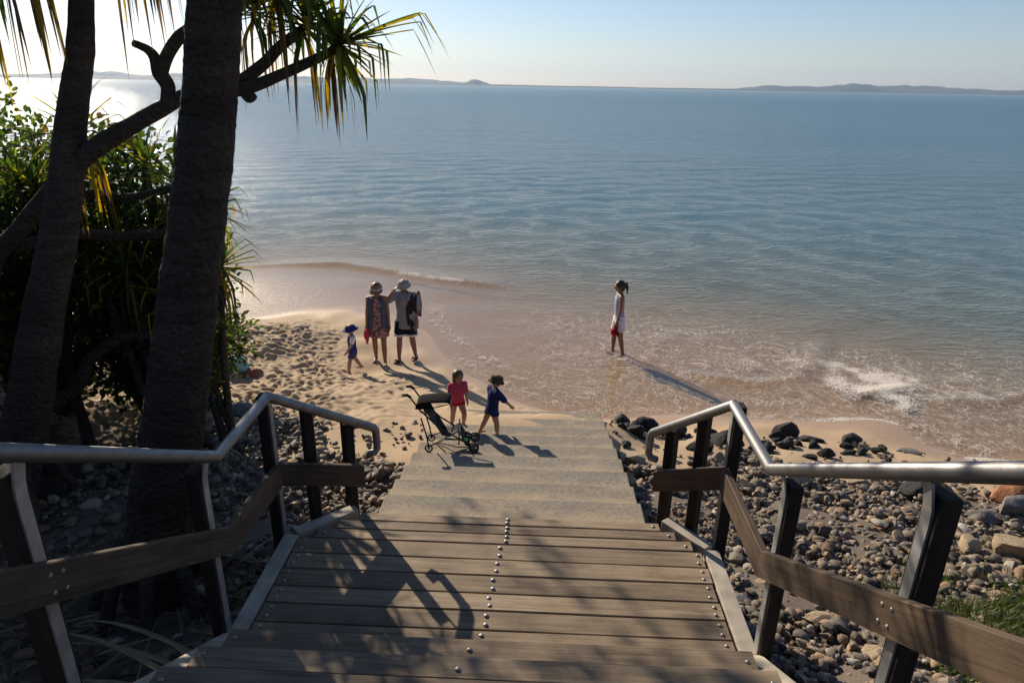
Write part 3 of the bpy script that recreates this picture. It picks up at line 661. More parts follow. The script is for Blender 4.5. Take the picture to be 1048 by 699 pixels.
# ------------------------------------------------------------------ handrails
def handrail(side, label):
    if side > 0:
        rp = [(1.47, -1.2, 2.965+.605*4.82), (1.47, 3.62, 2.965), (1.47, 4.48, 2.98), (1.01, 4.95, 2.48)]; px = 1.545
        bp = [(1.445, -1.2, 2.46+.61*4.72), (1.445, 3.50, 2.46), (1.445, 4.44, 2.475), (1.03, 4.87, 2.165)]
        posts = [(px, .55), (px, 2.20), (px, 3.44), (px, 4.56), (1.37, 4.78), (1.17, 4.96)]
    else:
        rp = [(-1.92, -1.2, 2.965+.6*4.74), (-1.92, 3.54, 2.965), (-1.92, 4.37, 2.98), (-1.30, 4.90, 2.47)]; px = -1.995
        bp = [(-1.895, -1.2, 2.455+.61*4.74), (-1.895, 3.54, 2.455), (-1.895, 4.40, 2.40), (-1.365, 4.80, 2.165)]
        posts = [(px, .55), (px, 2.14), (px, 3.42), (px, 4.47), (-1.78, 4.72), (-1.52, 4.91)]
    root = tag(empty('handrail', (posts[3][0], posts[3][1], H(*posts[3]))), label, 'handrail')
    e = Vector(rp[-1]); dirv = (e-Vector(rp[-2])).normalized()
    hook = [e+Vector((dirv.x*.03, dirv.y*.03, -.035)), e+Vector((dirv.x*.035, dirv.y*.035, -.20)), e+Vector((dirv.x*.0, dirv.y*.0, -.235)), e+Vector((-dirv.x*.07, -dirv.y*.07, -.225))]
    mb = MB(); mb.tube(rp[:2]+rp[2:3]+[rp[3]]+hook, [.037]*4+[.032, .030, .030, .028], 20); P(mb.build('rail_pipe', M['rail'], smooth=True), root)
    for c in rp[1:3]:
        mb = MB(); mb.ell(c, (.0385, .0385, .0385)); P(mb.build('weld_joint', M['rail'], smooth=True), root)
    # mid boards
    for a, b in zip(bp[:-1], bp[1:]):
        a = Vector(a); b = Vector(b); L = (b-a).length; hgt = .185 if abs((b-a).normalized().z) > .3 and (b-a).length > 2 else .185
        d = (b-a).normalized(); flat = Vector((d.x, d.y, 0)).normalized(); outn = Vector((flat.y, -flat.x, 0)) * (1 if side > 0 else -1)
        if outn.x*side < 0: outn = -outn
        mb = MB(); n = 26; vs = []
        for i in range(n+1):
            p = a+(b-a)*(i/n); w0 = noise.noise(Vector((p.y*3, p.x*3, 2+side)))*.004
            zt_, zb_ = p.z+w0, p.z-.2+noise.noise(Vector((p.y*3, p.x*3, 8)))*.004
            for (o_, z_) in ((0, zb_+.004), (.045, zb_+.004), (.049, zb_+.01), (.049, zt_-.006), (.043, zt_), (.006, zt_), (0, zt_-.006)):
                q = p+outn*o_; vs.append((q.x, q.y, z_))
        k = 7; fs = [(i*k+j, i*k+(j+1) % k, (i+1)*k+(j+1) % k, (i+1)*k+j) for i in range(n) for j in range(k)]+[tuple(reversed(range(k))), tuple(range(n*k, n*k+k))]
        mb.add(vs, fs); qd = Vector((0, 1, 0)).rotation_difference(d); qi = qd.inverted(); mb.v = [tuple(qi @ (Vector(v_)-a)) for v_ in mb.v]
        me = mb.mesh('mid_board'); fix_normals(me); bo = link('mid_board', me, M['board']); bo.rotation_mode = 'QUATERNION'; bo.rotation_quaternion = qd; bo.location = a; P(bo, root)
        inv = (Matrix.Translation(a) @ qd.to_matrix().to_4x4()).inverted()
        if L > 2:     # coach bolts through the board at the posts
            for yy in (.55, posts[1][1]):
                for (dy, dz) in ((-.03, -.06), (.035, -.05), (-.03, -.145), (.035, -.135)):
                    zz = a.z+(b.z-a.z)*((yy+dy-a.y)/(b.y-a.y))
                    bt = bpy.data.objects.new('bolt', bolt_me); COL.objects.link(bt); bt.location = (a.x, yy+dy, zz+dz); bt.rotation_euler = (0, -R(90)*side, 0); bt.scale = (.75, .75, .6)
                    bt.parent = bo; bt.matrix_parent_inverse = inv
    # posts with a steel flat on the stair side that leans in to carry the pipe
    for i, (x, y) in enumerate(posts):
        if y < 3.5: zr = rp[1][2]+max(0, rp[1][1]-y)*.605
        elif i == 3: zr = rp[2][2]
        else:
            f = (i-3)/2.35; zr = rp[2][2]+(rp[3][2]-rp[2][2])*f
        top = zr-.035-(.05 if i < 3 else 0); bot = H(x, y)-.3
        diag = i > 3; ang = R(-40)*side if diag else 0
        wx, wy = (.040, .055) if not diag else (.038, .050)
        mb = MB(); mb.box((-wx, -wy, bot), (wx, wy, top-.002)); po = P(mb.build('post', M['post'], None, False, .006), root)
        po.location = (x, y, 0); po.rotation_euler.z = ang
        # nearest pipe point
        if i < 4: tgt = Vector((rp[0][0], min(y, rp[2][1]), zr-.03))
        else:
            f = (i-3)/2.35; tgt = Vector(rp[2]).lerp(Vector(rp[3]), f)-Vector((0, 0, .03))
        loc = Matrix.Rotation(-ang, 3, 'Z') @ (tgt-Vector((x, y, 0)))
        s_ = -side; xx = s_*(wx+.004)
        pth = [(xx, 0, bot+.1), (xx, 0, top-.12), (xx+(loc.x-xx)*.15, loc.y*.15, top-.06), (loc.x, loc.y, loc.z)]
        br = MB(); hw = .03; t_ = .006; vs = []
        for p in pth: vs += [(p[0]-t_, p[1]-hw, p[2]), (p[0]+t_, p[1]-hw, p[2]), (p[0]+t_, p[1]+hw, p[2]), (p[0]-t_, p[1]+hw, p[2])]
        br.add(vs, [(q*4+j, q*4+(j+1) % 4, q*4+4+(j+1) % 4, q*4+4+j) for q in range(3) for j in range(4)]+[(3, 2, 1, 0), (12, 13, 14, 15)])
        me = br.mesh('bracket'); fix_normals(me); bo = link('bracket', me, M['galv']); bo.parent = po
handrail(1, 'steel pipe handrail on timber posts along the sunny right side of the stairs')
handrail(-1, 'steel pipe handrail on timber posts on the shaded tree side of the stairs')
# ------------------------------------------------------------------ stones
def rock_arrays(seed, flat=.6, lump=.28, sub=2, sharp=0.0, ncut=8):
    bm = bmesh.new(); bmesh.ops.create_icosphere(bm, subdivisions=sub, radius=1.0)
    off = Vector((seed*3.7, seed*1.3, seed*7.1)); r2 = random.Random(seed)
    ax = Vector((r2.uniform(.8, 1.25), r2.uniform(.65, 1.0), flat*r2.uniform(.75, 1.25)))
    cuts = [(Vector((r2.gauss(0, 1), r2.gauss(0, 1), r2.gauss(0, 1))).normalized(), r2.uniform(.45, .85)) for _ in range(ncut)] if sharp else []
    for v in bm.verts:
        d = v.co.normalized(); k = 1+lump*noise.noise(d*1.2+off)+lump*.4*noise.noise(d*3+off)
        p = d*k
        for n_, c in cuts:
            e = p.dot(n_)-c
            if e > 0: p -= n_*e*sharp
        v.co = Vector((p.x*ax.x, p.y*ax.y, p.z*ax.z))
    vs = np.array([v.co[:] for v in bm.verts]); fs = np.array([[v.index for v in f.verts] for f in bm.faces]); bm.free()
    return vs, fs
variants = [rock_arrays(i, rnd.uniform(.4, .85), .38, 2, .95 if i % 3 else .5) for i in range(16)]
big_me = []
for i, (v, f) in enumerate([rock_arrays(40+i, .85, .2, 4, 1.0 if i % 3 else .7, 13) for i in range(10)]):
    me = bpy.data.meshes.new('stone'); me.from_pydata(v.tolist(), [], f.tolist()); me.update(); me.shade_smooth(); me.set_sharp_from_angle(angle=R(22)); big_me.append(me)
rr = np.random.RandomState(21)
cand = []
def on_steps(x, y):
    if -1.34 < x < 1.06 and 4.7 < y < 8.75: return True
    if -1.9 < x < 1.45 and y < 4.85 and not (y > 4.4 and (x > 1.75-(y-4.4) or x < -2.15+(y-4.4))): return y > 3.0 or abs(x) < 1.3
    return False
def left_zone(x, y):
    n = noise.noise(Vector((x*.8, y*.8, 4)))*.5
    edge = 7.25+n-max(0, (x+2.6))*.55 if x > -2.6 else 7.5+n+(-x-2.6)*.1
    return -4.9 < x < -1.0 and 3.2 < y < edge
def right_zone(x, y):
    n = noise.noise(Vector((x*.9, y*.9, 9)))*.6
    return 1.0 < x < 9.5 and 1.8 < y < 7.75+n-max(0, x-4.5)*.12 and not (x < 1.5 and y < 4.2)
for zone, n, box in ((left_zone, 6500, (-4.9, -1.0, 3.2, 7.9)), (right_zone, 21000, (1.0, 9.5, 1.8, 8.6))):
    for k in range(n):
        x = rr.uniform(box[0], box[1]); y = rr.uniform(box[2], box[3])
        if on_steps(x, y) or not zone(x, y): continue
        r = .019+.05*rr.rand()**2.6+(.06*rr.rand() if rr.rand() < .06 else 0)
        if x > 5 and rr.rand() < .3: continue
        if zone is left_zone and x < -2.3 and y < 5.6 and rr.rand() < .72: continue
        cand.append((x, y, r))
for k in range(500):    # strays thinning out onto the sand
    if rr.rand() < .4: x, y = rr.uniform(-3.5, -1.1), rr.uniform(6.3, 7.9)
    else: x, y = rr.uniform(1.1, 7), rr.uniform(7.2, 9.2)
    if not on_steps(x, y): cand.append((x, y, .016+.04*rr.rand()**2))
ca = np.array(cand); hz_ = height(ca[:, 0], ca[:, 1])
ca = np.column_stack([ca, hz_])
# grid relaxation: stack so that big ones do not all interpenetrate
order = np.argsort(-ca[:, 2]); cell = {}; kept = []
for i in order:
    x, y, r, h = ca[i]; kx, ky = int(x/.12), int(y/.12); lift = 0; nb = 0
    for a in (-1, 0, 1):
        for b in (-1, 0, 1):
            for (x2, y2, r2) in cell.get((kx+a, ky+b), ()):
                d = math.hypot(x-x2, y-y2)
                if d < (r+r2)*.60: nb += 1; lift = max(lift, min(.06, r2*.55))
    if nb > 3: continue
    cell.setdefault((kx, ky), []).append((x, y, r)); kept.append((x, y, r, h+lift))
kept = np.array(kept)
zc = 1/np.hypot(kept[:, 0], np.hypot(kept[:, 1], HC-kept[:, 3]))
score = kept[:, 2]*zc; srt = np.argsort(-score); NI = 200
indiv, mass = kept[srt[:NI]], kept[srt[NI:]]
def rotm(yaw, tx, ty): return np.array(Matrix.Rotation(yaw, 3, 'Z') @ Matrix.Rotation(tx, 3, 'X') @ Matrix.Rotation(ty, 3, 'Y'))
VV, FF, TT = [], [], []; o_ = 0
for (x, y, r, h) in mass:
    v, f = variants[rr.randint(16)]
    p = (v*r) @ rotm(rr.uniform(0, 6.28), rr.normal(0, .35), rr.normal(0, .35)).T + np.array([x, y, h+r*.28])
    VV.append(p); FF.append(f+o_); TT.append(np.full(len(v), rr.rand())); o_ += len(v)
VV = np.concatenate(VV); FF = np.concatenate(FF); TT = np.concatenate(TT)
me = bpy.data.meshes.new('pebbles'); me.vertices.add(len(VV)); me.vertices.foreach_set('co', VV.ravel()); me.loops.add(FF.size); me.loops.foreach_set('vertex_index', FF.ravel().astype(np.int32))
me.polygons.add(len(FF)); me.polygons.foreach_set('loop_start', np.arange(0, FF.size, 3)); me.polygons.foreach_set('loop_total', np.full(len(FF), 3)); me.update(calc_edges=True)
a = me.attributes.new('tone', 'FLOAT', 'POINT'); a.data.foreach_set('value', TT.astype(np.float32)); me.shade_smooth(); me.set_sharp_from_angle(angle=R(38))
tag(link('pebbles', me, M['stone']), kind='stuff')
var_me = []
for v, f in variants:
    me = bpy.data.meshes.new('stone'); me.from_pydata(v.tolist(), [], f.tolist()); me.update(); me.shade_smooth(); me.set_sharp_from_angle(angle=R(35)); me.materials.append(M['stone']); var_me.append(me)
for (x, y, r, h) in indiv:
    o = bpy.data.objects.new('stone', var_me[rr.randint(16)]); COL.objects.link(o); o.location = (x, y, h+r*.3); o.scale = (r, r, r)
    o.rotation_euler = (rr.normal(0, .25), rr.normal(0, .25), rr.uniform(0, 6.28))
    if x < 0: lab = 'rounded grey stone lying in the pebble bed left of the steps'
    elif y < 4.6: lab = 'rounded stone in the near pebbles below the right handrail'
    else: lab = 'rounded stone in the pebble bed between right handrail and wet sand'
    tag(o, lab, 'stone', 'larger pebbles beside the steps')
def boulder(x, y, sx_, sy_, sz_, mat, label, i, rz=0.0, tilt=0.0, group='boulders on the right of the steps', sink=.25):
    me = big_me[i % 10].copy(); o = link('boulder', me, M[mat]); o.scale = (sx_, sy_, sz_); o.rotation_euler = (tilt, tilt*.5, rz)
    o.location = (x, y, H(x, y)+sz_*(.62-sink)); tag(o, label, 'rock', group)
BL = [ # x, y, half sizes, material, label
 (1.34, 9.0, .17, .14, .17, 'rock_dark', 'black wet rock touching the sea-end corner of the concrete steps'),
 (1.72, 9.02, .22, .16, .20, 'rock_dark', 'large angular black rock second out from the end of the concrete steps'),
 (1.5, 8.58, .18, .15, .16, 'rock_dark', 'black rock tucked in front of the two wet rocks at the step end'),
 (2.2, 9.0, .22, .15, .16, 'rock_dark', 'broad low black rock in the row at the swash edge'),
 (2.62, 9.1, .18, .13, .14, 'rock_dark', 'black rock splashed by foam, behind the rail end'),
 (2.3, 8.25, .22, .18, .18, 'rock_dark', 'bulky dark rock seen through the short rail end posts'),
 (2.8, 8.5, .25, .18, .18, 'rock_dark', 'dark rock seen beside the tall corner post of the right rail'),
 (3.2, 8.35, .22, .16, .13, 'rock_dark', 'flat dark rock just right of the rail corner'),
 (3.92, 9.42, .22, .17, .2, 'rock_dark', 'square black rock standing alone at the water edge beyond the rail'),
 (4.15, 8.98, .26, .14, .09, 'rock_dark', 'long low black rock just landward of the square black rock'),
 (4.82, 9.15, .2, .14, .14, 'rock_dark', 'rounded black rock on bare wet sand, with a smooth top'),
 (4.55, 8.72, .12, .1, .09, 'rock_dark', 'small black rock on wet sand nearest the pebble edge'),
 (5.0, 8.75, .14, .1, .08, 'rock_dark', 'small oval black rock lying alone on the wet sand'),
 (5.60, 8.98, .24, .13, .06, 'rock_grey', 'half-buried flat grey rock at the foam line'),
 (3.6, 8.55, .14, .11, .1, 'rock_dark', 'dark rock between rail corner and smooth-topped black rock'),
 (3.75, 8.1, .12, .1, .09, 'rock_dark', 'small dark stone above the straight part of the right rail'),
 (4.1, 8.3, .13, .1, .09, 'rock_dark', 'small dark rock in the scatter along the pebble top'),
 (3.22, 7.15, .26, .2, .2, 'rock_tan', 'smooth pale rounded boulder behind the bend of the right handrail'),
 (4.0, 7.2, .15, .12, .12, 'rock_tan', 'ochre knobbly rock just below the straight right rail'),
 (4.6, 6.95, .38, .2, .24, 'rock_dark', 'long dark slab casting a shadow left of the near right post'),
 (5.75, 7.0, .34, .24, .27, 'rock_orange', 'rusty orange sandstone boulder at the right edge'),
 (5.45, 6.6, .28, .2, .22, 'rock_grey', 'striped grey rounded boulder beneath the orange one'),
 (4.7, 5.5, .38, .22, .24, 'rock_tan', 'big cream sandstone block above the grass patch'),
 (4.3, 5.6, .17, .15, .17, 'rock_tan', 'cream cobble left of the big sandstone block'),
 (4.75, 5.15, .3, .16, .08, 'rock_tan', 'flat pale slab at the top of the grass patch'),
 (4.0, 4.75, .13, .09, .07, 'rock_tan', 'pale stone half hidden in the grass'),
 (5.0, 6.4, .26, .17, .09, 'rock_grey', 'flat grey slab among pebbles right of the near post'),
 (2.42, 4.4, .22, .16, .07, 'rock_tan', 'flat tan slab among pebbles under the sloping mid board'),
 (2.2, 4.95, .17, .12, .07, 'rock_tan', 'rounded buff stone behind the lower right rail bend post'),
 (2.62, 3.95, .17, .13, .09, 'rock_tan', 'blocky cream cobble in the near pebbles'),
 (1.78, 4.62, .17, .15, .10, 'rock_grey', 'big grey cobble beside the right edge plate'),
 (1.75, 4.28, .15, .13, .09, 'rock_grey', 'rough grey cobble against the landing corner post'),
 (1.3, 7.6, .28, .22, .12, 'rock_tan', 'low sand-coloured rock against the right side of the concrete steps'),
 (1.25, 6.6, .14, .12, .1, 'rock_dark', 'dark cobble wedged against the concrete steps'),
 (3.7, 6.0, .16, .12, .07, 'rock_orange', 'brown slab-like stone in the middle of the right pebbles'),
]
for i, b in enumerate(BL): boulder(*b[:7], i, rnd.uniform(-.5, .5), rnd.uniform(-.12, .12))
for k in range(48):
    x = 1.25+4.0*rr.rand()**1.5; y = (rr.uniform(7.7, 9.3) if k % 3 == 0 else rr.uniform(8.55, 9.3))-.05*x
    s_ = .05+.09*rr.rand()**1.6
    boulder(x, y, s_*1.2, s_, s_*.95, 'rock_dark', 'small dark angular rock in the scatter along the wet sand right of the steps', k, rr.uniform(0, 6), rr.uniform(-.3, .3), 'small dark rocks along the swash')
BLL = [(-3.9, 8.0, .3, .2, .14, 'rock_grey', 'grey boulder half under the bush behind the left rail'), (-3.2, 7.55, .22, .16, .1, 'rock_grey', 'low grey rock at the sand edge behind the left corner post'),
       (-2.1, 4.1, .16, .13, .1, 'rock_grey', 'pale grey cobble beside the left edge plate'), (-2.15, 3.75, .14, .12, .09, 'rock_grey', 'grey cobble lying among dry leaves near the left plate')]
for i, b in enumerate(BLL): boulder(*b[:7], i+3, rnd.uniform(-.5, .5), .1, 'boulders on the left of the steps')

# ------------------------------------------------------------------ grass at the lower right
mb = MB()
for k in range(13000):
    x = 3.75+rr.normal(0, .62); y = 4.05+rr.normal(0, .55)
    if x < 2.9 or y > 5.05 or y < 2.5 or noise.noise(Vector((x*2.2, y*2.2, 0))) < -.22: continue
    z = H(x, y) if k % 1 == 0 else 0
    L = rr.uniform(.05, .17); a = rr.uniform(0, 6.28); w_ = .0035; lean = rr.uniform(.1, .7)
    mb.tone = float(np.clip(rr.normal(.5, .28), 0, 1))
    dx, dy = math.cos(a), math.sin(a)
    mb.add([(x-dy*w_, y+dx*w_, z), (x+dy*w_, y-dx*w_, z), (x+dx*L*lean*.4+dy*w_*.7, y+dy*L*lean*.4-dx*w_*.7, z+L*.7), (x+dx*L*lean*.4-dy*w_*.7, y+dy*L*lean*.4+dx*w_*.7, z+L*.7), (x+dx*L*lean, y+dy*L*lean, z+L)],
           [(0, 1, 2, 3), (3, 2, 4)])
tag(mb.build('grass', M['grass']), kind='stuff')

# ------------------------------------------------------------------ strap leaves, trunks
def strap(mb, base, d, L, w, droop, kink=None, seg=9, tw=0.0):
    """a keeled leaf leaving base along d, bending to the ground with arc droop; kink: fraction at which it folds and hangs"""
    p = Vector(base); d = Vector(d).normalized(); side = d.cross(Vector((0, 0, 1)))
    if side.length < .05: side = Vector((1, 0, 0))
    side.normalize(); side = Quaternion(d, tw) @ side
    vs = []; st_ = L/seg
    for i in range(seg+1):
        u = i/seg; ww = w*(1-.15*u)*(1 if u < .55 else max(.04, 1-((u-.55)/.45)**1.5))
        nrm = side.cross(d).normalized()
        vs += [p-side*ww*.5+nrm*ww*.18, p-nrm*ww*.02, p+side*ww*.5+nrm*ww*.18]
        k = droop*st_*(.35+1.5*u)
        if kink and abs(u-kink) < .5/seg: k += 1.2
        ax = d.cross(Vector((0, 0, -1)))
        if ax.length > .02:
            k = min(k, max(0, d.angle(Vector((0, 0, -1)))-.05)); d = Quaternion(ax.normalized(), k) @ d
            side = (side-d*side.dot(d)).normalized()
        p = p+d*st_
    fs = []
    for i in range(seg): fs += [(i*3, i*3+1, i*3+4, i*3+3), (i*3+1, i*3+2, i*3+5, i*3+4)]
    mb.add(vs, fs)
def leaf_head(axis, n, L, w, seed, dead=14, yellow=.18, spread=1.0, droop=1.0, longs=0, reach=0):
    """one rosette of strap leaves (its own mesh, at the origin)"""
    r2 = random.Random(seed); mb = MB(); axis = Vector(axis).normalized()
    q = Vector((0, 0, 1)).rotation_difference(axis)
    for i in range(n):
        u = i/n; ph = i*2.399+r2.uniform(-.2, .2); el = (1.35-1.75*u*spread)+r2.uniform(-.15, .15)
        d = q @ Vector((math.cos(ph)*math.cos(el), math.sin(ph)*math.cos(el), math.sin(el)))
        t = r2.random()
        mb.tone = r2.uniform(.05, .5) if t > yellow+.1*u else r2.uniform(.5, .85)
        b = axis*(.10*(1-u)-.04)
        strap(mb, b, d, L*r2.uniform(.75, 1.15)*(1-.25*(1-u)), w*r2.uniform(.8, 1.15), droop*r2.uniform(.6, 1.7)/L*.75, r2.choice([None, None, .55, .65, .7]), 9, r2.uniform(-.3, .3))
    for i in range(dead):
        ph = r2.uniform(0, 6.28); d = Vector((math.cos(ph)*.6, math.sin(ph)*.6, -.55)); mb.tone = r2.uniform(.8, 1.0)
        strap(mb, -axis*.08, d, L*r2.uniform(.8, 1.35), w*r2.uniform(.5, .85), r2.uniform(2.5, 4)/L, None, 9, r2.uniform(-.8, .8))
    for i in range(longs):
        ph = r2.uniform(0, 6.28); d = q @ Vector((math.cos(ph), math.sin(ph), r2.uniform(.1, .6))); mb.tone = r2.uniform(.2, .8)
        strap(mb, axis*.02, d, r2.uniform(.85, 1.15), w*.9, r2.uniform(.25, .7), r2.uniform(.5, .75), 12, 0)
    for i in range(reach):
        mb.tone = r2.uniform(.3, .8); strap(mb, axis*.03, (1, r2.uniform(-.5, .5), r2.uniform(-.05, .45)), r2.uniform(.85, 1.2), w, r2.uniform(.1, .4), r2.uniform(.6, .75), 12, 0)
    for i in range(longs):
        ph = r2.uniform(0, 6.28); d = Vector((math.cos(ph)*.5, math.sin(ph)*.5, -.6)); mb.tone = r2.uniform(.85, 1.0)
        strap(mb, -axis*.05, d, r2.uniform(.45, .95), w*.4, 3.0, None, 9, r2.uniform(-.8, .8))
    return mb.mesh('leaf_head')
def smooth_path(pts, rad, n=6):
    P_ = [Vector(p) for p in pts]; out, ro = [], []
    for i in range(len(P_)-1):
        p0, p1, p2, p3 = P_[max(i-1, 0)], P_[i], P_[i+1], P_[min(i+2, len(P_)-1)]
        for k in range(n):
            t = k/n; t2, t3 = t*t, t*t*t
            out.append(.5*((2*p1)+(p2-p0)*t+(2*p0-5*p1+4*p2-p3)*t2+(3*p1-p0-3*p2+p3)*t3)); ro.append(rad[i]+(rad[i+1]-rad[i])*t)
    out.append(P_[-1]); ro.append(rad[-1]); return out, ro
def limb(name, pts, rad, mat, parent, n=20, lumps=.06, ringed=0.0, sub=8, knob=0.0):
    p, r = smooth_path(pts, rad, sub); mb = MB(); mb.tube(p, r, n)
    me = mb.mesh(name, True)
    for v in me.vertices:
        pass
    co = np.empty(len(me.vertices)*3); me.vertices.foreach_get('co', co); co = co.reshape(-1, 3)
    ctr = np.repeat(np.array([q[:] for q in p]), n, 0); d = co-ctr
    f = np.array([1+lumps*noise.noise(Vector(c)*3.1)+lumps*.7*noise.noise(Vector(c)*9)+ringed*noise.noise(Vector((0, 0, c[2]*22)))+(knob*1.6*max(0, noise.noise(Vector(c)*30)+.1) if knob else 0) for c in co])
    me.vertices.foreach_set('co', (ctr+d*f[:, None]).ravel()); me.update()
    o = link(name, me, mat)
    return P(o, parent) if parent else o
def tree_root(name, loc, label, cat, group=None): return tag(empty(name, loc), label, cat, group)

# the near pandanus: thick dark trunk, right up out of frame
tA = tree_root('pandanus_tree', (-2.9, 4.25, 1.12), 'pandanus with the thickest dark rough trunk, standing just behind the left rail', 'tree', 'pandanus trees')
limb('trunk', [(-3.02, 4.27, .95), (-2.96, 4.27, 1.35), (-2.80, 4.25, 2.03), (-2.52, 4.2, 2.93), (-2.29, 4.2, 3.8), (-2.07, 4.12, 4.46), (-1.92, 4.1, 5.03), (-1.77, 4.0, 5.53), (-1.62, 4.0, 6.2), (-1.52, 4.0, 7.0)],
     [.255, .245, .232, .205, .182, .164, .15, .142, .136, .125], M['bark_dark'], tA, 64, .05, .03, 30, .028)
for a in (200, 245, 290, 335, 20, 75, 130):
    a_ = R(a); c, s = math.cos(a_), math.sin(a_)
    limb('prop_root', [(-2.92+.18*c, 4.27+.18*s, 1.95-.1*(a % 3)), (-2.95+.34*c, 4.27+.34*s, 1.55), (-2.98+.5*c, 4.27+.5*s, H(-2.98+.5*c, 4.27+.5*s)-.1)], [.06, .052, .05], M['bark_dark'], tA, 10, .08, 0, 5)
for (b, d) in (((-1.55, 4.0, 6.7), (-1.0, 3.6, 7.9)), ((-1.53, 4.0, 6.8), (-2.3, 4.4, 8.0)), ((-1.52, 4.0, 7.0), (-1.3, 4.9, 8.2)), ((-1.55, 4.0, 6.6), (-2.0, 3.2, 7.7))):
    b, d = Vector(b), Vector(d)
    limb('branch', [b, b.lerp(d, .5)+Vector((0, 0, -.1)), d], [.09, .07, .06], M['bark_dark'], tA, 12, .08, 0, 5)
    h = link('leaf_head', leaf_head((d-b)+Vector((0, 0, .6)), 46, 1.15, .07, int(d.x*100)), M['strap'], tA); h.matrix_parent_inverse = Matrix.Translation(tA.location).inverted(); h.location = d

# the grey pandanus behind it, with the branch that crosses to the right
tB = tree_root('pandanus_tree', (-5.2, 5.6, 1.1), 'grey pandanus behind the thickest trunk, its long branch carrying a leafy head over the sea', 'tree', 'pandanus trees')
limb('trunk', [(-5.35, 5.6, .85), (-5.12, 5.6, 1.4), (-4.88, 5.6, 1.94), (-4.41, 5.6, 3.14), (-4.07, 5.6, 3.95), (-3.78, 5.6, 4.83), (-3.62, 5.6, 5.27), (-3.52, 5.6, 5.68), (-3.4, 5.55, 6.2), (-3.3, 5.5, 6.8)],
     [.25, .23, .205, .165, .14, .112, .098, .088, .085, .08], M['bark_grey'], tB, 48, .06, .025, 24, .012)
limb('branch', [(-4.0, 5.6, 4.28), (-3.86, 5.6, 4.43), (-3.61, 5.6, 4.6), (-3.29, 5.6, 4.77), (-3.03, 5.6, 4.9), (-2.78, 5.6, 5.01), (-2.34, 5.6, 5.06), (-2.01, 5.6, 5.18), (-1.72, 5.6, 5.3), (-1.57, 5.6, 5.37)],
     [.095, .086, .076, .066, .06, .054, .050, .042, .038, .034], M['bark_grey'], tB, 16, .1, 0, 6)
limb('branch', [(-2.5, 5.62, 5.03), (-2.41, 5.66, 5.1), (-2.21, 5.7, 5.24), (-2.05, 5.7, 5.38), (-1.86, 5.7, 5.5)], [.05, .05, .046, .042, .036], M['bark_grey'], tB, 14, .1, 0, 6)
limb('branch', [(-2.99, 5.6, 4.9), (-2.95, 5.6, 5.06), (-3.0, 5.6, 5.17), (-3.02, 5.6, 5.28), (-3.07, 5.6, 5.34), (-3.17, 5.6, 5.38)], [.055, .052, .058, .045, .036, .03], M['bark_grey'], tB, 14, .14, 0, 6)
limb('branch', [(-3.0, 5.6, 5.14), (-2.93, 5.6, 5.28), (-2.82, 5.62, 5.42), (-2.68, 5.65, 5.52), (-2.5, 5.7, 5.68)], [.05, .05, .046, .042, .036], M['bark_grey'], tB, 14, .12, 0, 6)
limb('branch', [(-2.36, 5.6, 5.06), (-2.29, 5.56, 5.0), (-2.24, 5.55, 5.02)], [.045, .045, .03], M['bark_grey'], tB, 12, .15, 0, 5)
def head(tree, loc, axis, n, L, w, seed, **kw):
    h = link('leaf_head', leaf_head(axis, n, L, w, seed, **kw), M['strap'], tree); h.matrix_parent_inverse = Matrix.Translation(tree.location).inverted(); h.location = loc; return h
head(tB, (-1.57, 5.6, 5.38), (.8, -.1, .45), 40, .58, .042, 101, dead=2, yellow=.35, droop=.3, longs=11, reach=6)
head(tB, (-1.84, 5.7, 5.54), (.35, -.1, .9), 46, .56, .042, 102, dead=2, yellow=.3, droop=.3, longs=7)
head(tB, (-2.1, 5.8, 5.75), (-.1, .2, .95), 38, .56, .042, 103, dead=2, yellow=.3, droop=.3, longs=5)
head(tB, (-1.98, 5.5, 5.82), (.3, -.3, .9), 40, .58, .042, 105, dead=2, yellow=.35, droop=.3, longs=7)
head(tB, (-2.25, 5.75, 5.62), (.2, .2, .9), 32, .52, .04, 106, dead=2, yellow=.4, droop=.4, longs=5)
head(tB, (-2.46, 5.72, 5.72), (-.1, .1, 1), 22, .55, .042, 104, dead=1, yellow=.35, droop=.4, longs=2)
for (p, s) in (((-2.85, 5.4, 6.3), 111), ((-3.75, 5.3, 6.1), 112), ((-3.3, 5.5, 6.95), 113), ((-4.3, 5.6, 6.05), 114), ((-3.1, 6.0, 6.6), 115)):
    limb('branch', [(-3.36, 5.52, 6.45 if p[2] < 6.8 else 6.7), tuple((a+b)/2+(0, 0, .05)[i] for i, (a, b) in enumerate(zip((-3.36, 5.52, 6.35), p))), p], [.06, .05, .045], M['bark_grey'], tB, 10, .1, 0, 4)
    head(tB, p, (p[0]+3.36, p[1]-5.5, .7), 40, .9, .045, s, dead=9, yellow=.06, longs=7)
for a in (160, 215, 270, 325, 30, 90):
    a_ = R(a); c, s = math.cos(a_), math.sin(a_); gx, gy = -5.2+.6*c, 5.6+.6*s
    limb('prop_root', [(-5.05+.15*c, 5.6+.15*s, 1.75), (-5.12+.36*c, 5.6+.36*s, 1.45), (gx, gy, H(gx, gy)-.1)], [.055, .05, .048], M['bark_grey'], tB, 10, .08, 0, 5)

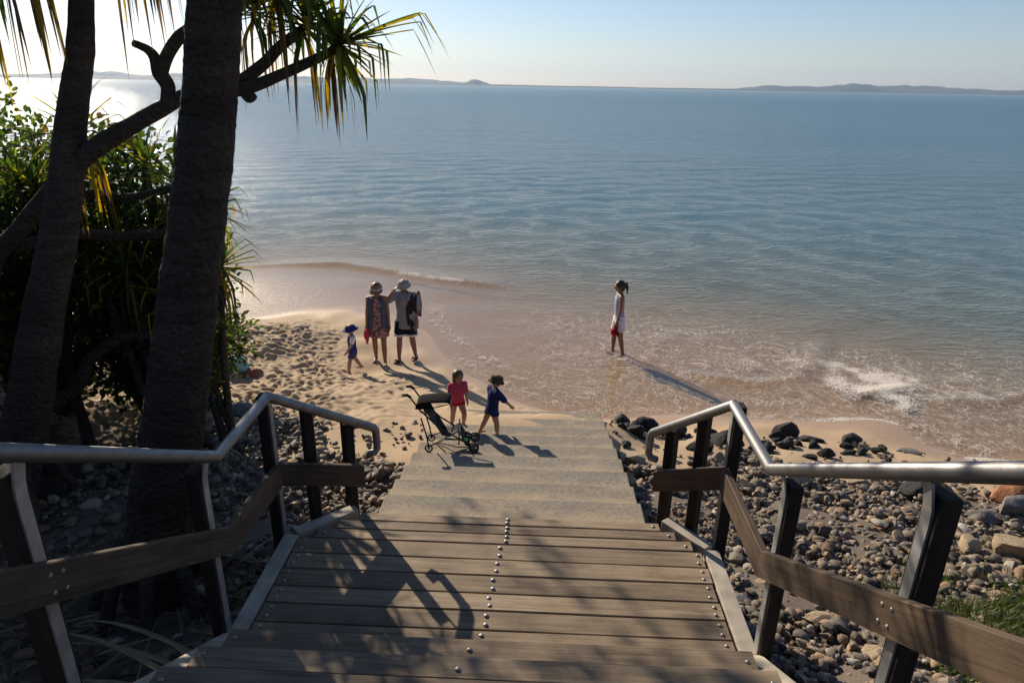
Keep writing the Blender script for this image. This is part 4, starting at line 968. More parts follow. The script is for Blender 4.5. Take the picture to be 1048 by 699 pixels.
# a third, leaning out from behind at the far left
tC = tree_root('pandanus_tree', (-5.9, 6.1, 1.2), 'thin pandanus leaning in from the left edge behind the grey trunk', 'tree', 'pandanus trees')
limb('trunk', [(-5.95, 6.1, .95), (-5.6, 6.05, 2.2), (-5.07, 5.9, 3.41), (-4.68, 5.9, 3.83), (-4.3, 5.95, 4.23), (-4.1, 6.1, 4.6)], [.13, .11, .085, .078, .07, .05], M['bark_grey'], tC, 16, .07, 0, 7)
limb('branch', [(-5.55, 6.3, 1.67), (-5.0, 6.5, 1.93), (-4.72, 6.5, 2.32), (-4.33, 6.5, 2.56), (-3.9, 6.5, 2.65), (-3.6, 6.6, 2.9)], [.085, .075, .062, .052, .042, .03], M['bark_grey'], tC, 16, .1, 0, 6)
limb('branch', [(-4.9, 6.0, 3.62), (-4.5, 6.3, 3.7), (-4.07, 6.5, 3.66), (-3.57, 6.5, 3.72), (-3.3, 6.6, 3.85)], [.06, .055, .05, .045, .035], M['bark_grey'], tC, 12, .1, 0, 6)
limb('branch', [(-4.55, 5.95, 3.98), (-4.24, 6.3, 4.1), (-3.87, 6.3, 4.07), (-3.39, 6.3, 4.18)], [.05, .045, .04, .032], M['bark_grey'], tC, 12, .1, 0, 6)
for p, ax, s in (((-3.3, 6.6, 3.9), (.7, 0, .6), 121), ((-3.38, 6.3, 4.2), (.5, -.1, .8), 122), ((-3.6, 6.6, 2.95), (.6, 0, .7), 123), ((-4.08, 6.1, 4.65), (0, 0, 1), 124), ((-4.4, 6.8, 4.1), (0, 0, 1), 125), ((-3.85, 6.9, 3.4), (.2, 0, 1), 126)):
    head(tC, p, ax, 30, .7, .036, s, dead=12, yellow=.3, droop=.8)

# ------------------------------------------------------------------ broad-leaved shrubs
def shrub(loc, clumps, label, seed, leaf=.085, per=52, cr=.34):
    r2 = random.Random(seed); loc = Vector((loc[0], loc[1], H(loc[0], loc[1])))
    root = tree_root('coastal_shrub', loc, label, 'shrub', 'broad leaved shrubs under the trees')
    mb = MB(); lf = MB(); top = Vector((0, 0, .1))
    for c in clumps:
        c = Vector(c)-loc
        m1 = Vector((c.x*.25+r2.uniform(-.15, .15), c.y*.25, c.z*.5))
        pth, rad = smooth_path([(0, 0, -.15), m1, c.lerp(m1, .35)+Vector((r2.uniform(-.1, .1), 0, 0)), c], [.035, .026, .016, .006], 4); mb.tube(pth, rad, 7)
        for k in range(per):
            g = Vector((r2.gauss(0, 1), r2.gauss(0, 1), r2.gauss(0, .8))).normalized()*cr*(r2.random()**.45)
            p = c+g; d = (g.normalized()+Vector((0, 0, .35))+Vector((r2.gauss(0, .5), r2.gauss(0, .5), r2.gauss(0, .5)))).normalized()
            s_ = d.cross(Vector((r2.gauss(0, 1), r2.gauss(0, 1), 1))).normalized(); n_ = s_.cross(d)
            L = leaf*r2.uniform(.7, 1.35); w_ = L*.33; lf.tone = min(1, max(0, r2.gauss(.4, .25)))
            if r2.random() < .015: lf.tone = 1.0
            f_ = n_*w_*.35
            lf.add([p, p+d*L*.35+s_*w_+f_, p+d*L*.72+s_*w_*.85+f_, p+d*L-n_*L*.08, p+d*L*.72-s_*w_*.85+f_, p+d*L*.35-s_*w_+f_, p+d*L*.5],
                   [(0, 1, 6), (1, 2, 6), (2, 3, 6), (3, 4, 6), (4, 5, 6), (5, 0, 6)])
            if k % 6 == 0: mb.tube([c, c.lerp(p, .5)+Vector((0, 0, .02)), p], [.005, .004, .003], 4, False)
    mb.build('stem', M['bark_grey'], root, True); lf.build('foliage', M['leaf'], root)
    return root
def cloud(n, cx, cy, cz, rx, ry, rz, seed):
    r2 = random.Random(seed); out = []
    while len(out) < n:
        p = Vector((r2.uniform(-1, 1), r2.uniform(-1, 1), r2.uniform(-1, 1)))
        if .25 < p.length < 1: out.append((cx+p.x*rx, cy+p.y*ry, cz+p.z*rz))
    return out
shrub((-6.0, 7.6), cloud(120, -6.0, 7.5, 3.0, 1.05, .9, 1.65, 1), 'tall dense shrub at the left edge between the grey trunk and sea', 1)
shrub((-4.75, 7.4), cloud(120, -4.7, 7.4, 2.9, .8, .8, 1.75, 2), 'dark shrub directly behind the grey trunk', 2)
shrub((-4.2, 7.2), cloud(42, -4.0, 7.2, 2.55, .45, .6, 1.0, 3), 'sparse shrub behind the thickest trunk, twigs showing against the beach', 3, .08, 40)
shrub((-7.8, 9.2), cloud(130, -7.8, 9.2, 3.1, 1.3, 1.3, 1.9, 4), 'rounded shrub farthest back at the left, against the glare', 4)
shrub((-6.6, 6.2), cloud(70, -6.5, 6.2, 3.2, .8, .8, 2.2, 5), 'shadowed shrub cut by the left picture edge', 5)
shrub((-6.2, 5.3), cloud(40, -5.7, 5.2, 5.6, .75, .6, .9, 6)+cloud(10, -6.0, 5.3, 4.0, .5, .4, .8, 16), 'overhanging shrub top at the upper left corner', 6)
shrub((-5.0, 8.9), cloud(42, -4.95, 8.8, 1.7, .75, .6, .55, 7), 'low leafy shrub at the sand edge beside the beach bag', 7)
shrub((-9.8, 8.0), cloud(100, -9.8, 8.0, 3.0, 1.6, 1.4, 2.0, 8), 'shrub far out at the left beyond the picture', 8, .1, 36, .4)
# strap-leaved clumps among the shrubs
for (x, y, hh, n_, s, lab) in ((-3.72, 7.15, 2.2, 3, 32, 'thin strap-leaf clump showing just right of the thickest trunk'), (-4.1, 7.0, 3.15, 4, 34, 'tall strap-leaf clump filling the gap under the crossing branch'), (-4.35, 6.9, 2.85, 3, 31, 'clump of upright strap leaves between the two big trunks'), (-5.3, 6.9, 2.9, 2, 33, 'strap-leaf clump catching light just left of the grey trunk')):
    root = tree_root('young_pandanus', (x, y, H(x, y)), lab, 'plant', 'young pandanus clumps')
    r2 = random.Random(s)
    for q in range(n_):
        tp = (x+r2.uniform(-.3, .3), y+r2.uniform(-.3, .3), H(x, y)+hh+r2.uniform(-.7, .25))
        limb('stem', [(x+.08*q, y, H(x, y)-.1), ((x+tp[0])/2, (y+tp[1])/2, H(x, y)+hh*.5), tp], [.05, .042, .035], M['bark_grey'], root, 9, .1, 0, 5)
        head(root, tp, (tp[0]-x, tp[1]-y, .6), 34, .72, .034, s*10+q, dead=6, yellow=.22, droop=.45, longs=3)
# the tall tree whose crown hangs over from the left, above the picture
tT = tree_root('tall_shore_tree', (-9.3, 10.2, H(-9.3, 10.2)), 'tall leafy tree out of the picture at the left, shading the stairs', 'tree')
limb('trunk', [(-9.3, 10.2, .8), (-9.2, 10.3, 3.5), (-8.8, 10.5, 6.2), (-8.0, 10.8, 7.6)], [.24, .2, .16, .12], M['bark_dark'], tT, 16, .07, 0, 6)
tl = MB(); r2 = random.Random(77)
for q, (ex, ey, ez) in enumerate(((-6.2, 11.0, 8.3), (-5.2, 11.6, 8.2), (-6.8, 12.3, 8.4), (-7.4, 10.2, 8.8), (-4.7, 10.6, 8.6), (-7.6, 12.6, 7.9), (-8.9, 11.4, 8.6), (-6.1, 12.2, 8.2), (-8.2, 12.2, 8.3))):
    limb('branch', [(-8.3, 10.7, 7.2), ((ex-8.3)/2, (ey+10.7)/2, ez*.5+3.75), (ex, ey, ez)], [.09, .06, .025], M['bark_dark'], tT, 8, .08, 0, 5)
    for c_ in range(6):
        c = Vector((ex+r2.gauss(0, .55), ey+r2.gauss(0, .55), max(7.25, ez+r2.gauss(0, .45))))
        for k in range(60):
            g = Vector((r2.gauss(0, 1), r2.gauss(0, 1), r2.gauss(0, .8))).normalized()*.42*r2.random()**.5
            d = (g.normalized()+Vector((r2.gauss(0, .5), r2.gauss(0, .5), .2))).normalized(); s_ = d.cross(Vector((r2.gauss(0, 1), r2.gauss(0, 1), 1))).normalized(); L = .15*r2.uniform(.7, 1.3); p = c+g; tl.tone = min(1, max(0, r2.gauss(.4, .25)))
            tl.add([p, p+d*L*.5+s_*L*.26, p+d*L, p+d*L*.5-s_*L*.26], [(0, 1, 2), (0, 2, 3)])
P(tl.build('crown', M['leaf']), tT)
shrub((-5.6, 2.6), cloud(60, -5.4, 2.6, 3.4, .9, 1.2, 1.7, 41), 'unseen shrub added left of the picture edge to block sky light', 41, .1, 40, .42)  # added out of view to hold back sky light from the left
tO = tree_root('sky_blocker_tree', (-5.4, -.6, H(-5.4, -.6)), 'unseen tree added so its crown blocks sky light over the left of the stairs', 'tree')  # added out of view; its overhead crown dims the left foreground
limb('trunk', [(-5.4, -.6, 1.6), (-5.3, -.4, 4), (-4.9, .2, 6.2), (-4.6, .8, 7.4)], [.22, .19, .15, .1], M['bark_dark'], tO, 16, .07, 0, 6)
tl = MB(); r2 = random.Random(78)
for q in range(9):
    ex, ey, ez = -4.2+r2.uniform(-1.7, 1.3), 1.0+r2.uniform(-2.6, 1.6), 8.3+r2.uniform(-.4, .8)
    limb('branch', [(-4.8, .4, 6.6), ((ex-4.8)/2, (ey+.4)/2, ez*.5+3.5), (ex, ey, ez)], [.08, .055, .025], M['bark_dark'], tO, 8, .08, 0, 5)
    for c_ in range(9):
        c = Vector((ex+r2.gauss(0, .55), ey+r2.gauss(0, .55), max(7.6, ez+r2.gauss(0, .45))))
        for k in range(45):
            g = Vector((r2.gauss(0, 1), r2.gauss(0, 1), r2.gauss(0, .8))).normalized()*.45*r2.random()**.5
            d = (g.normalized()+Vector((r2.gauss(0, .5), r2.gauss(0, .5), .2))).normalized(); s_ = d.cross(Vector((r2.gauss(0, 1), r2.gauss(0, 1), 1))).normalized(); L = .17*r2.uniform(.7, 1.3); p = c+g; tl.tone = min(1, max(0, r2.gauss(.4, .25)))
            tl.add([p, p+d*L*.5+s_*L*.26, p+d*L, p+d*L*.5-s_*L*.26], [(0, 1, 2), (0, 2, 3)])
P(tl.build('crown', M['leaf']), tO)
# ------------------------------------------------------------------ dry leaves on the ground at the left
mb = MB()
for k in range(520):
    x = rr.uniform(-4.4, -1.95); y = rr.uniform(1.6, 4.9); z = H(x, y)+.02+.04*rr.rand()
    a = rr.normal(.1, .9); mb.tone = float(rr.rand())
    strap(mb, (x, y, z), (math.cos(a), math.sin(a), rr.uniform(.0, .3)), rr.uniform(.25, .8), rr.uniform(.016, .04), rr.uniform(.3, .8), None, 7, rr.uniform(-1, 1))
tag(mb.build('leaf_litter', M['litter']), kind='stuff')
for k, (x, y, a, L) in enumerate(((-2.6, 3.42, 2.9, 1.15), (-2.62, 3.30, 3.0, 1.05), (-2.66, 3.20, 2.85, 1.2), (-2.55, 3.08, 3.15, .95), (-2.2, 3.0, 2.6, .9))):
    mb = MB(); mb.tone = .85; strap(mb, (0, 0, 0), (math.cos(a), math.sin(a), .35), L, .045, .55, None, 10, .2)
    o = mb.build('dead_leaf', M['litter'], loc=(x+.5, y, H(x+.5, y)+.12)); tag(o, 'long pale dead strap leaf arching on the ground beside the left plate', 'dead leaf', 'fallen leaves under the left rail')
# ------------------------------------------------------------------ people
M['skin'] = plain('skin', (0.36, 0.20, 0.13), 0.55, 0, 0.08, 20, 0.03)
M['skin_tan'] = plain('tanned_skin', (0.24, 0.125, 0.078), 0.55, 0, 0.08, 20, 0.03)
M['hair_dark'] = plain('dark_hair', (0.016, 0.011, 0.009), 0.5, 0, 0.3, 60, 0.3)
M['hair_brown'] = plain('brown_hair', (0.10, 0.058, 0.032), 0.5, 0, 0.3, 60, 0.3)
M['eye'] = plain('eye', (0.02, 0.015, 0.012), 0.2, 0, 0.1)
def cloth(name, c, var=.15): return plain(name, c, 0.85, 0, var, 25, 0.25, 0.2, 0.006)
M['navy'] = cloth('navy_swim_cloth', (0.012, 0.022, 0.095)); M['blue'] = cloth('blue_swim_cloth', (0.018, 0.035, 0.17)); M['purple'] = cloth('violet_shorts', (0.06, 0.045, 0.16))
M['pink'] = cloth('pink_swim_cloth', (0.50, 0.06, 0.10)); M['red'] = cloth('red_cloth', (0.34, 0.012, 0.02)); M['olive'] = cloth('olive_hat_cloth', (0.06, 0.05, 0.032))
M['grey_shirt'] = cloth('grey_shirt', (0.25, 0.26, 0.28)); M['hat_grey'] = cloth('grey_hat_cloth', (0.30, 0.29, 0.28)); M['white'] = cloth('white_cloth', (0.72, 0.71, 0.72), .06)
M['lilac'] = cloth('pale_lilac_top', (0.34, 0.38, 0.50), .08); M['denim'] = cloth('denim_vest', (0.07, 0.095, 0.15)); M['straw'] = cloth('tan_hat_cloth', (0.25, 0.17, 0.10)); M['dark'] = cloth('black_cloth', (0.02, 0.018, 0.018))
M['sole'] = plain('sandal_rubber', (0.02, 0.02, 0.022), 0.7)
def m_print(name, cols, sc):
    m, nt = new_mat(name); vo = nt.nodes.new('ShaderNodeTexVoronoi'); vo.inputs['Scale'].default_value = sc; lk(nt, coords(nt), vo.inputs['Vector'])
    sp = nt.nodes.new('ShaderNodeSeparateColor'); lk(nt, vo.outputs['Color'], sp.inputs[0])
    r = ramp(nt, sp.outputs[0], [(i/len(cols), c) for i, c in enumerate(cols)], 'CONSTANT'); finish(nt, r.outputs[0], .85); return m
M['print'] = m_print('patterned_dress', [(0.30, 0.10, 0.08), (0.42, 0.30, 0.22), (0.10, 0.05, 0.06), (0.50, 0.22, 0.16), (0.12, 0.12, 0.18)], 38)
M['towel'] = m_print('red_white_towel', [(0.26, 0.24, 0.26), (0.03, 0.02, 0.03), (0.30, 0.27, 0.29), (0.14, 0.015, 0.03), (0.02, 0.015, 0.025)], 6)

def dirv(fwd, out, side):
    f, o = R(fwd), R(out)
    return Vector((side*math.sin(o), -math.sin(f)*math.cos(o), -math.cos(f)*math.cos(o)))
def build_person(label, loc, yaw, h, kid=False, female=False, skin='skin', legs=((0, 0, 4), (0, 0, 4)), arms=((5, 5, 10), (5, 5, 10)), lean=0.0, turn=0.0, nod=0.0, shoes=None, group=None, vox=.008, elbow_in=(0, 0)):
    """legs: (thigh forward, shin forward, splay) for left(+x) and right(-x); arms: (upper forward, fore forward, out)"""
    root = tag(empty('person', loc, R(yaw)), label, 'person', group)
    k = dict(hip=.505, th=.235, sh=.225, hipw=.052, sho=.815, shw=.096 if female else .112, ua=.165, fa=.145, hr=.062, neck=.865, head=.935) if not kid else \
        dict(hip=.45, th=.205, sh=.20, hipw=.055, sho=.755, shw=.112, ua=.145, fa=.125, hr=.088, neck=.80, head=.905)
    J = {}; mb = MB()
    hip0 = Vector((0, 0, k['hip']))
    for s, nm, (a, b, o) in ((1, 'L', legs[0]), (-1, 'R', legs[1])):
        hp = hip0+Vector((s*k['hipw'], 0, 0)); kn = hp+dirv(a, o, s)*k['th']; an = kn+dirv(b, o*.6, s)*k['sh']
        J['hip'+nm], J['knee'+nm], J['ank'+nm] = hp, kn, an
    low = min(J['ankL'].z, J['ankR'].z); dz = .042-low
    for q in J: J[q] = J[q]+Vector((0, 0, dz))
    hz = k['hip']+dz
    ln = lambda z: -math.sin(R(lean))*max(0, z-k['hip'])
    def T(x, y, z): return Vector((x, y+ln(z), z+dz))
    J['sho'] = T(0, 0.006, k['sho'])
    for s, nm, (a, b, o), ei in ((1, 'L', arms[0], elbow_in[0]), (-1, 'R', arms[1], elbow_in[1])):
        sh = T(s*k['shw'], .008, k['sho']); el = sh+dirv(a, o, s)*k['ua']; wr = el+dirv(b, o*.5-ei, s)*k['fa']; hd = wr+(wr-el).normalized()*.055
        J['sh'+nm], J['el'+nm], J['wr'+nm], J['hd'+nm] = sh, el, wr, hd
    f = 1.12 if kid else (.86 if female else .93)
    # torso as one loft, limbs as tapered capsules, all fused by the remesh
    rings = [(T(0, .004, k['hip']-.035), .055*f, .045*f), (T(0, .004, k['hip']), .093*f, .066*f), (T(0, .004, k['hip']+.05), .092*f, .064*f), (T(0, 0, k['hip']+.12), .078*f, .054*f),
             (T(0, 0, k['sho']-.10), .095*f, .062*f), (T(0, 0, k['sho']-.03), .10*f, .058*f), (T(0, .004, k['sho']+.02), .06*f, .042*f), (T(0, .006, k['neck']), .032*f, .034*f)]
    mb.loft(rings, 18)
    for s, nm in ((1, 'L'), (-1, 'R')):
        mb.capsule(J['hip'+nm], J['knee'+nm], .057*f, .036*f); mb.capsule(J['knee'+nm], J['knee'+nm].lerp(J['ank'+nm], .3), .036*f, .037*f)
        mb.capsule(J['knee'+nm].lerp(J['ank'+nm], .3), J['ank'+nm], .037*f, .021*f)
        sd = Vector((s*.18, -1, 0)).normalized(); toe = J['ank'+nm]+sd*.085; toe.z = J['ank'+nm].z-.024
        mb.capsule(J['ank'+nm]+Vector((0, .02, -.018)), toe, .022*f, .015*f)
        for t in range(5): mb.capsule(toe+Vector(((t-2)*.008, 0, 0)), toe+Vector(((t-2)*.0095, -.02, -.006)), .0075, .006, 6)
        mb.capsule(T(s*.04, .004, k['sho']+.012), J['sh'+nm], .040*f, .040*f)
        mb.capsule(J['sh'+nm], J['el'+nm], .034*f, .026*f); mb.capsule(J['el'+nm], J['wr'+nm], .026*f, .017*f)
        d = (J['hd'+nm]-J['wr'+nm]).normalized(); sw = d.cross(Vector((1, 0, 0))); sw = sw.normalized() if sw.length > .1 else Vector((0, 1, 0))
        nrm = d.cross(sw)
        mb.capsule(J['wr'+nm], J['hd'+nm]-d*.01, .017, .020)
        for t in range(4):
            b0 = J['hd'+nm]+sw*(t-1.5)*.0115; L = (.040, .046, .043, .034)[t]
            m1 = b0+d*L*.55+nrm*s*.004; mb.capsule(b0-d*.012, m1, .0078, .0072, 6); mb.capsule(m1, m1+(d*.8+nrm*s*.5).normalized()*L*.5, .0072, .006, 6)
        tb = J['wr'+nm]+d*.018-sw*.016; mb.capsule(tb, tb-sw*.02+d*.026, .0085, .007, 6)
    # head with face
    hc = T(0, -.006, k['head']); hr = k['hr']; rot = Matrix.Rotation(R(turn), 3, 'Z') @ Matrix.Rotation(R(nod), 3, 'X')
    nb = T(0, .006, k['neck']-.03)
    mb.capsule(nb, hc-Vector((0, -.004, hr*.6)), .033*f if not kid else .034, .032 if not kid else .036)
    hp = lambda x, y, z: hc+rot @ Vector((x*hr, y*hr, z*hr))
    mb.ell(hp(0, .08, .18), (hr*.92, hr*1.06, hr*.98), rot); mb.ell(hp(0, -.22, -.45), (hr*.66, hr*.66, hr*.68), rot); mb.ell(hp(0, -.28, -.85), (hr*.36, hr*.34, hr*.28), rot)
    mb.capsule(hp(0, -.92, .12), hp(0, -1.08, -.22), hr*.10, hr*.15, 8); mb.capsule(hp(-.2, -.86, -.55), hp(.2, -.86, -.55), hr*.10, hr*.10, 8)
    mb.capsule(hp(-.45, -.80, .2), hp(.45, -.80, .2), hr*.14, hr*.14, 8)
    for s in (1, -1): mb.ell(hp(s*.95, .1, -.08), (hr*.10, hr*.2, hr*.3), rot)
    mb.v = [tuple(c*h for c in p) for p in mb.v]
    body = link('body', remeshed(mb, 'body', vox, 3), M[skin], root)
    for s in (1, -1):
        e = MB(); e.ell(hp(s*.36, -.84, .02)*h, (hr*.12*h, hr*.08*h, hr*.09*h), rot); e.build('eye', M['eye'], root, True)
    J['T'] = T; J['hp'] = hp; J['hr'] = hr; J['h'] = h; J['rot'] = rot; J['f'] = f; J['k'] = k; J['dz'] = dz; J['root'] = root
    return root, J
def garment(J, name, mat, caps=(), rings=None, vox=.009, lofts=()):
    mb = MB()
    if rings: mb.loft(rings, 22)
    for l in lofts: mb.loft(l, 18)
    for (a, b, ra, rb) in caps: mb.capsule(a, b, ra, rb)
    mb.v = [tuple(c*J['h'] for c in p) for p in mb.v]
    return link(name, remeshed(mb, name, vox, 3), mat, J['root'])
def shirt(J, name, mat, sleeve=.5, bottom=-.02, ease=.012, flare=0.0, sleeves=True, **kw):
    T, k, f = J['T'], J['k'], J['f']; e = ease
    rings = [(T(0, .004, k['hip']+bottom), .096*f+e+flare, .070*f+e+flare), (T(0, .004, k['hip']+.05), .094*f+e, .067*f+e), (T(0, 0, k['hip']+.12), .084*f+e, .060*f+e),
             (T(0, 0, k['sho']-.10), .098*f+e, .065*f+e), (T(0, 0, k['sho']-.03), .104*f+e*.8, .060*f+e), (T(0, .004, k['sho']+.022), .062*f+e*.6, .044*f+e*.6), (T(0, .005, k['sho']+.034), .046*f, .04*f)]
    caps = []
    if sleeves:
        for nm, s in (('L', 1), ('R', -1)):
            caps.append((T(s*.04, .004, k['sho']+.010), J['sh'+nm], .042*f+e*.6, .041*f+e*.6))
            if sleeve <= 1: caps.append((J['sh'+nm], J['sh'+nm].lerp(J['el'+nm], sleeve), .037*f+e, .033*f+e))
            else: caps += [(J['sh'+nm], J['el'+nm], .037*f+e*.7, .029*f+e*.7), (J['el'+nm], J['el'+nm].lerp(J['wr'+nm], sleeve-1), .029*f+e*.7, .024*f+e*.6)]
    return garment(J, name, mat, caps, rings, **kw)
def shorts(J, name, mat, leg=.55, ease=.012, top=.06):
    T, k, f = J['T'], J['k'], J['f']; e = ease
    rings = [(T(0, .004, k['hip']-.04), .07*f+e, .055*f+e), (T(0, .004, k['hip']), .096*f+e, .069*f+e), (T(0, .004, k['hip']+top), .093*f+e*.8, .066*f+e*.8)]
    lofts = []
    for nm in 'LR':
        a = J['hip'+nm]+Vector((0, 0, .01)); b = J['hip'+nm].lerp(J['knee'+nm], leg)
        lofts.append([(a, .055*f+e, .056*f+e), (a.lerp(b, .5), .054*f+e, .055*f+e), (b, .053*f+e, .054*f+e)])
    return garment(J, name, mat, (), rings, lofts=lofts)
def sandals(J):
    for nm, s in (('L', 1), ('R', -1)):
        mb = MB(); a = J['ank'+nm]; c = Vector((a.x+s*.006, a.y-.035, a.z-.036)); z = c.z
        pts = []
        for i in range(16):
            t = 2*math.pi*i/16; pts.append(((c.x+.032*math.cos(t)*(1 if math.sin(t) < 0 else .82)), c.y+.078*math.sin(t)))
        mb.prism(pts, z-.006, z+.006); mb.v = [tuple(q*J['h'] for q in p) for p in mb.v]
        o = mb.build('sandal', M['sole'], J['root'])
        st_ = MB(); st_.tube([Vector((c.x-.031, c.y-.025, z)), Vector((c.x-.015, c.y-.03, z+.034)), Vector((c.x+.015, c.y-.03, z+.034)), Vector((c.x+.031, c.y-.025, z))], .008, 6); st_.v = [tuple(q*J['h'] for q in p) for p in st_.v]
        st_.build('strap', M['sole'], o)
def lathe_hat(J, name, mat, crown=(1.12, .95), brim=1.7, droop=-.05, base=.35, tilt=0.0, peak=0.0):
    """crown and brim lathed round the head, thickness included"""
    hr, h = J['hr'], J['h']; mb = MB(); n = 24
    prof = [(crown[0], base), (crown[0]*1.0, base+.35), (crown[0]*.92, base+crown[1]*.7), (crown[0]*.6, base+crown[1]*.95), (.05, base+crown[1])]
    br = [(crown[0]-.05, base-.06), (brim*.85+.1, base+droop*.6-.06), (brim, base+droop-.05), (brim, base+droop), (brim*.85+.1, base+droop*.6), (crown[0], base)]
    full = br+prof[1:]; vs = []
    for (r, z) in full:
        for j in range(n):
            a = 2*math.pi*j/n; rr_ = r
            if peak and r > crown[0]+.01: rr_ = crown[0]+(r-crown[0])*max(0.02, (max(0, -math.sin(a)))**peak)
            vs.append(J['hp'](rr_*math.cos(a), rr_*math.sin(a)*1.08, z)*h)
    fs = [(i*n+j, i*n+(j+1) % n, (i+1)*n+(j+1) % n, (i+1)*n+j) for i in range(len(full)-1) for j in range(n)]+[tuple(range((len(full)-1)*n, len(full)*n))]
    mb.add(vs, fs); me = mb.mesh(name, True); fix_normals(me); return link(name, me, mat, J['root'])
def hair(J, mat, back=1.0, length=0.0, tail=None, low=.0):
    hr, h = J['hr'], J['h']; hp = J['hp']; mb = MB()
    mb.ell(hp(0, .16, .26)*h, (hr*1.02*h, hr*1.08*h, hr*1.02*h), J['rot']); mb.capsule(hp(0, .45, -.1)*h, hp(0, .45, -.6-length)*h, hr*.78*h, hr*.62*h)
    for s in (1, -1): mb.capsule(hp(s*.75, .15, .2)*h, hp(s*.78, .2, -.45-length)*h, hr*.32*h, hr*.24*h)
    if tail:
        pts = [hp(*p)*h for p in tail]
        for a, b, ra, rb in zip(pts[:-1], pts[1:], (.3, .36, .28), (.36, .28, .12)): mb.capsule(a, b, ra*hr*h, rb*hr*h)
    me = remeshed(mb, 'hair', .011 if h > 1.2 else .008, 2)
    return link('hair', me, mat, J['root'])

# woman wading, seen from the side, facing the left of the picture, red hat in her hand
zw = H(1.74, 13.1)
r, J = build_person('woman in white shorts and pale top wading barefoot in the swash', (1.74, 13.1, zw-.005), -84, 1.61, female=True, skin='skin_tan', legs=((-6, -11, 2), (8, 1, 2)), arms=((4, 14, 5), (-2, 8, 6)), lean=2, nod=10, turn=4)
shirt(J, 'tank_top', M['lilac'], sleeves=False, bottom=.015, ease=.007)
shorts(J, 'shorts', M['white'], .62, .014, .05); hair(J, M['hair_dark'], tail=[(0, .95, .35), (0, 1.4, .15), (0, 1.5, -.7), (0, 1.35, -1.9)])
hand = J['hdL']*1.61
mb = MB()   # soft red sunhat held by the brim
n = 22; vs = []
for (rad, z) in ((.085, 0), (.082, -.05), (.07, -.10), (.04, -.125), (.005, -.13)):
    for j in range(n):
        a = 2*math.pi*j/n; vs.append((rad*math.cos(a)*.8, rad*math.sin(a), z))
for j in range(n):
    a = 2*math.pi*j/n; rad = .135+.02*math.sin(a*3); vs.append((rad*math.cos(a)*.75, rad*math.sin(a), .012+.02*math.sin(2*a)))
fs = [(i*n+j, i*n+(j+1) % n, (i+1)*n+(j+1) % n, (i+1)*n+j) for i in range(4) for j in range(n)]+[(j, (j+1) % n, 5*n+(j+1) % n, 5*n+j) for j in range(n)]
mb.add(vs, fs); ht = mb.build('sun_hat', M['red'], smooth=True); so_ = ht.modifiers.new('t', 'SOLIDIFY'); so_.thickness = .006
wpos = r.matrix_basis @ hand if False else Matrix.Translation(r.location) @ Matrix.Rotation(r.rotation_euler.z, 4, 'Z') @ hand
ht.location = wpos+Vector((.03, -.02, -.115)); ht.rotation_euler = (R(75), R(10), R(60)); tag(ht, 'crumpled red hat hanging from the hand of the wading woman', 'hat')

# man and woman side by side on the sand, walking towards the steps
zm = H(-2.44, 12.03)
r, J = build_person('man in grey shirt, navy shorts and pale hat, hand raised to his face', (-2.44, 12.06, zm), -10, 1.63, skin='skin_tan', legs=((-5, -14, 5), (9, 3, 4)), arms=((12, 30, 14), (78, 166, 16)), elbow_in=(0, 44), nod=14, turn=-6)
shirt(J, 'shirt', M['grey_shirt'], .8, -.075, .02, .012); M['dark_navy'] = cloth('dark_navy_cloth', (0.010, 0.012, 0.028)); shorts(J, 'shorts', M['dark_navy'], .66, .022)
for nm in 'LR':
    c = J['hip'+nm].lerp(J['knee'+nm], .69); g = MB(); g.loft([(c+Vector((0, 0, .012)), .0755, .0765), (c-Vector((0, 0, .012)), .0755, .0765)], 20); g.v = [tuple(q*1.63 for q in p) for p in g.v]; g.build('shorts_hem', M['white'], J['root'])
lathe_hat(J, 'hat', M['hat_grey'], (1.08, .85), 1.3, -.3, .22); sandals(J)
ml = Matrix.Translation(r.location) @ Matrix.Rotation(r.rotation_euler.z, 4, 'Z'); s_ = J['shL']*1.63
mb = MB(); vs = []; n = 16                          # towel folded over his shoulder, hanging front and back
path = [Vector((.0, -.115, -.62)), Vector((.005, -.14, -.45)), Vector((0, -.15, -.25)), Vector((-.01, -.125, -.05)), Vector((-.02, -.06, .075)), Vector((-.02, .03, .09)), Vector((-.01, .10, .02)), Vector((0, .12, -.2)), Vector((0, .11, -.42))]
for i, p in enumerate(path):
    for j in range(n+1):
        u = j/n-.5; vs.append((p.x+u*.21+.01*math.sin(i*2.0), p.y+.014*math.sin(u*16+i), p.z+.02*math.sin(u*5+i)))
mb.add(vs, [(i*(n+1)+j, i*(n+1)+j+1, (i+1)*(n+1)+j+1, (i+1)*(n+1)+j) for i in range(len(path)-1) for j in range(n)])
tw = mb.build('towel', M['towel'], smooth=True); so_ = tw.modifiers.new('t', 'SOLIDIFY'); so_.thickness = .018; tw.location = ml @ s_; tw.rotation_euler.z = r.rotation_euler.z
tag(tw, 'red and white towel slung over the left shoulder of the man', 'towel')

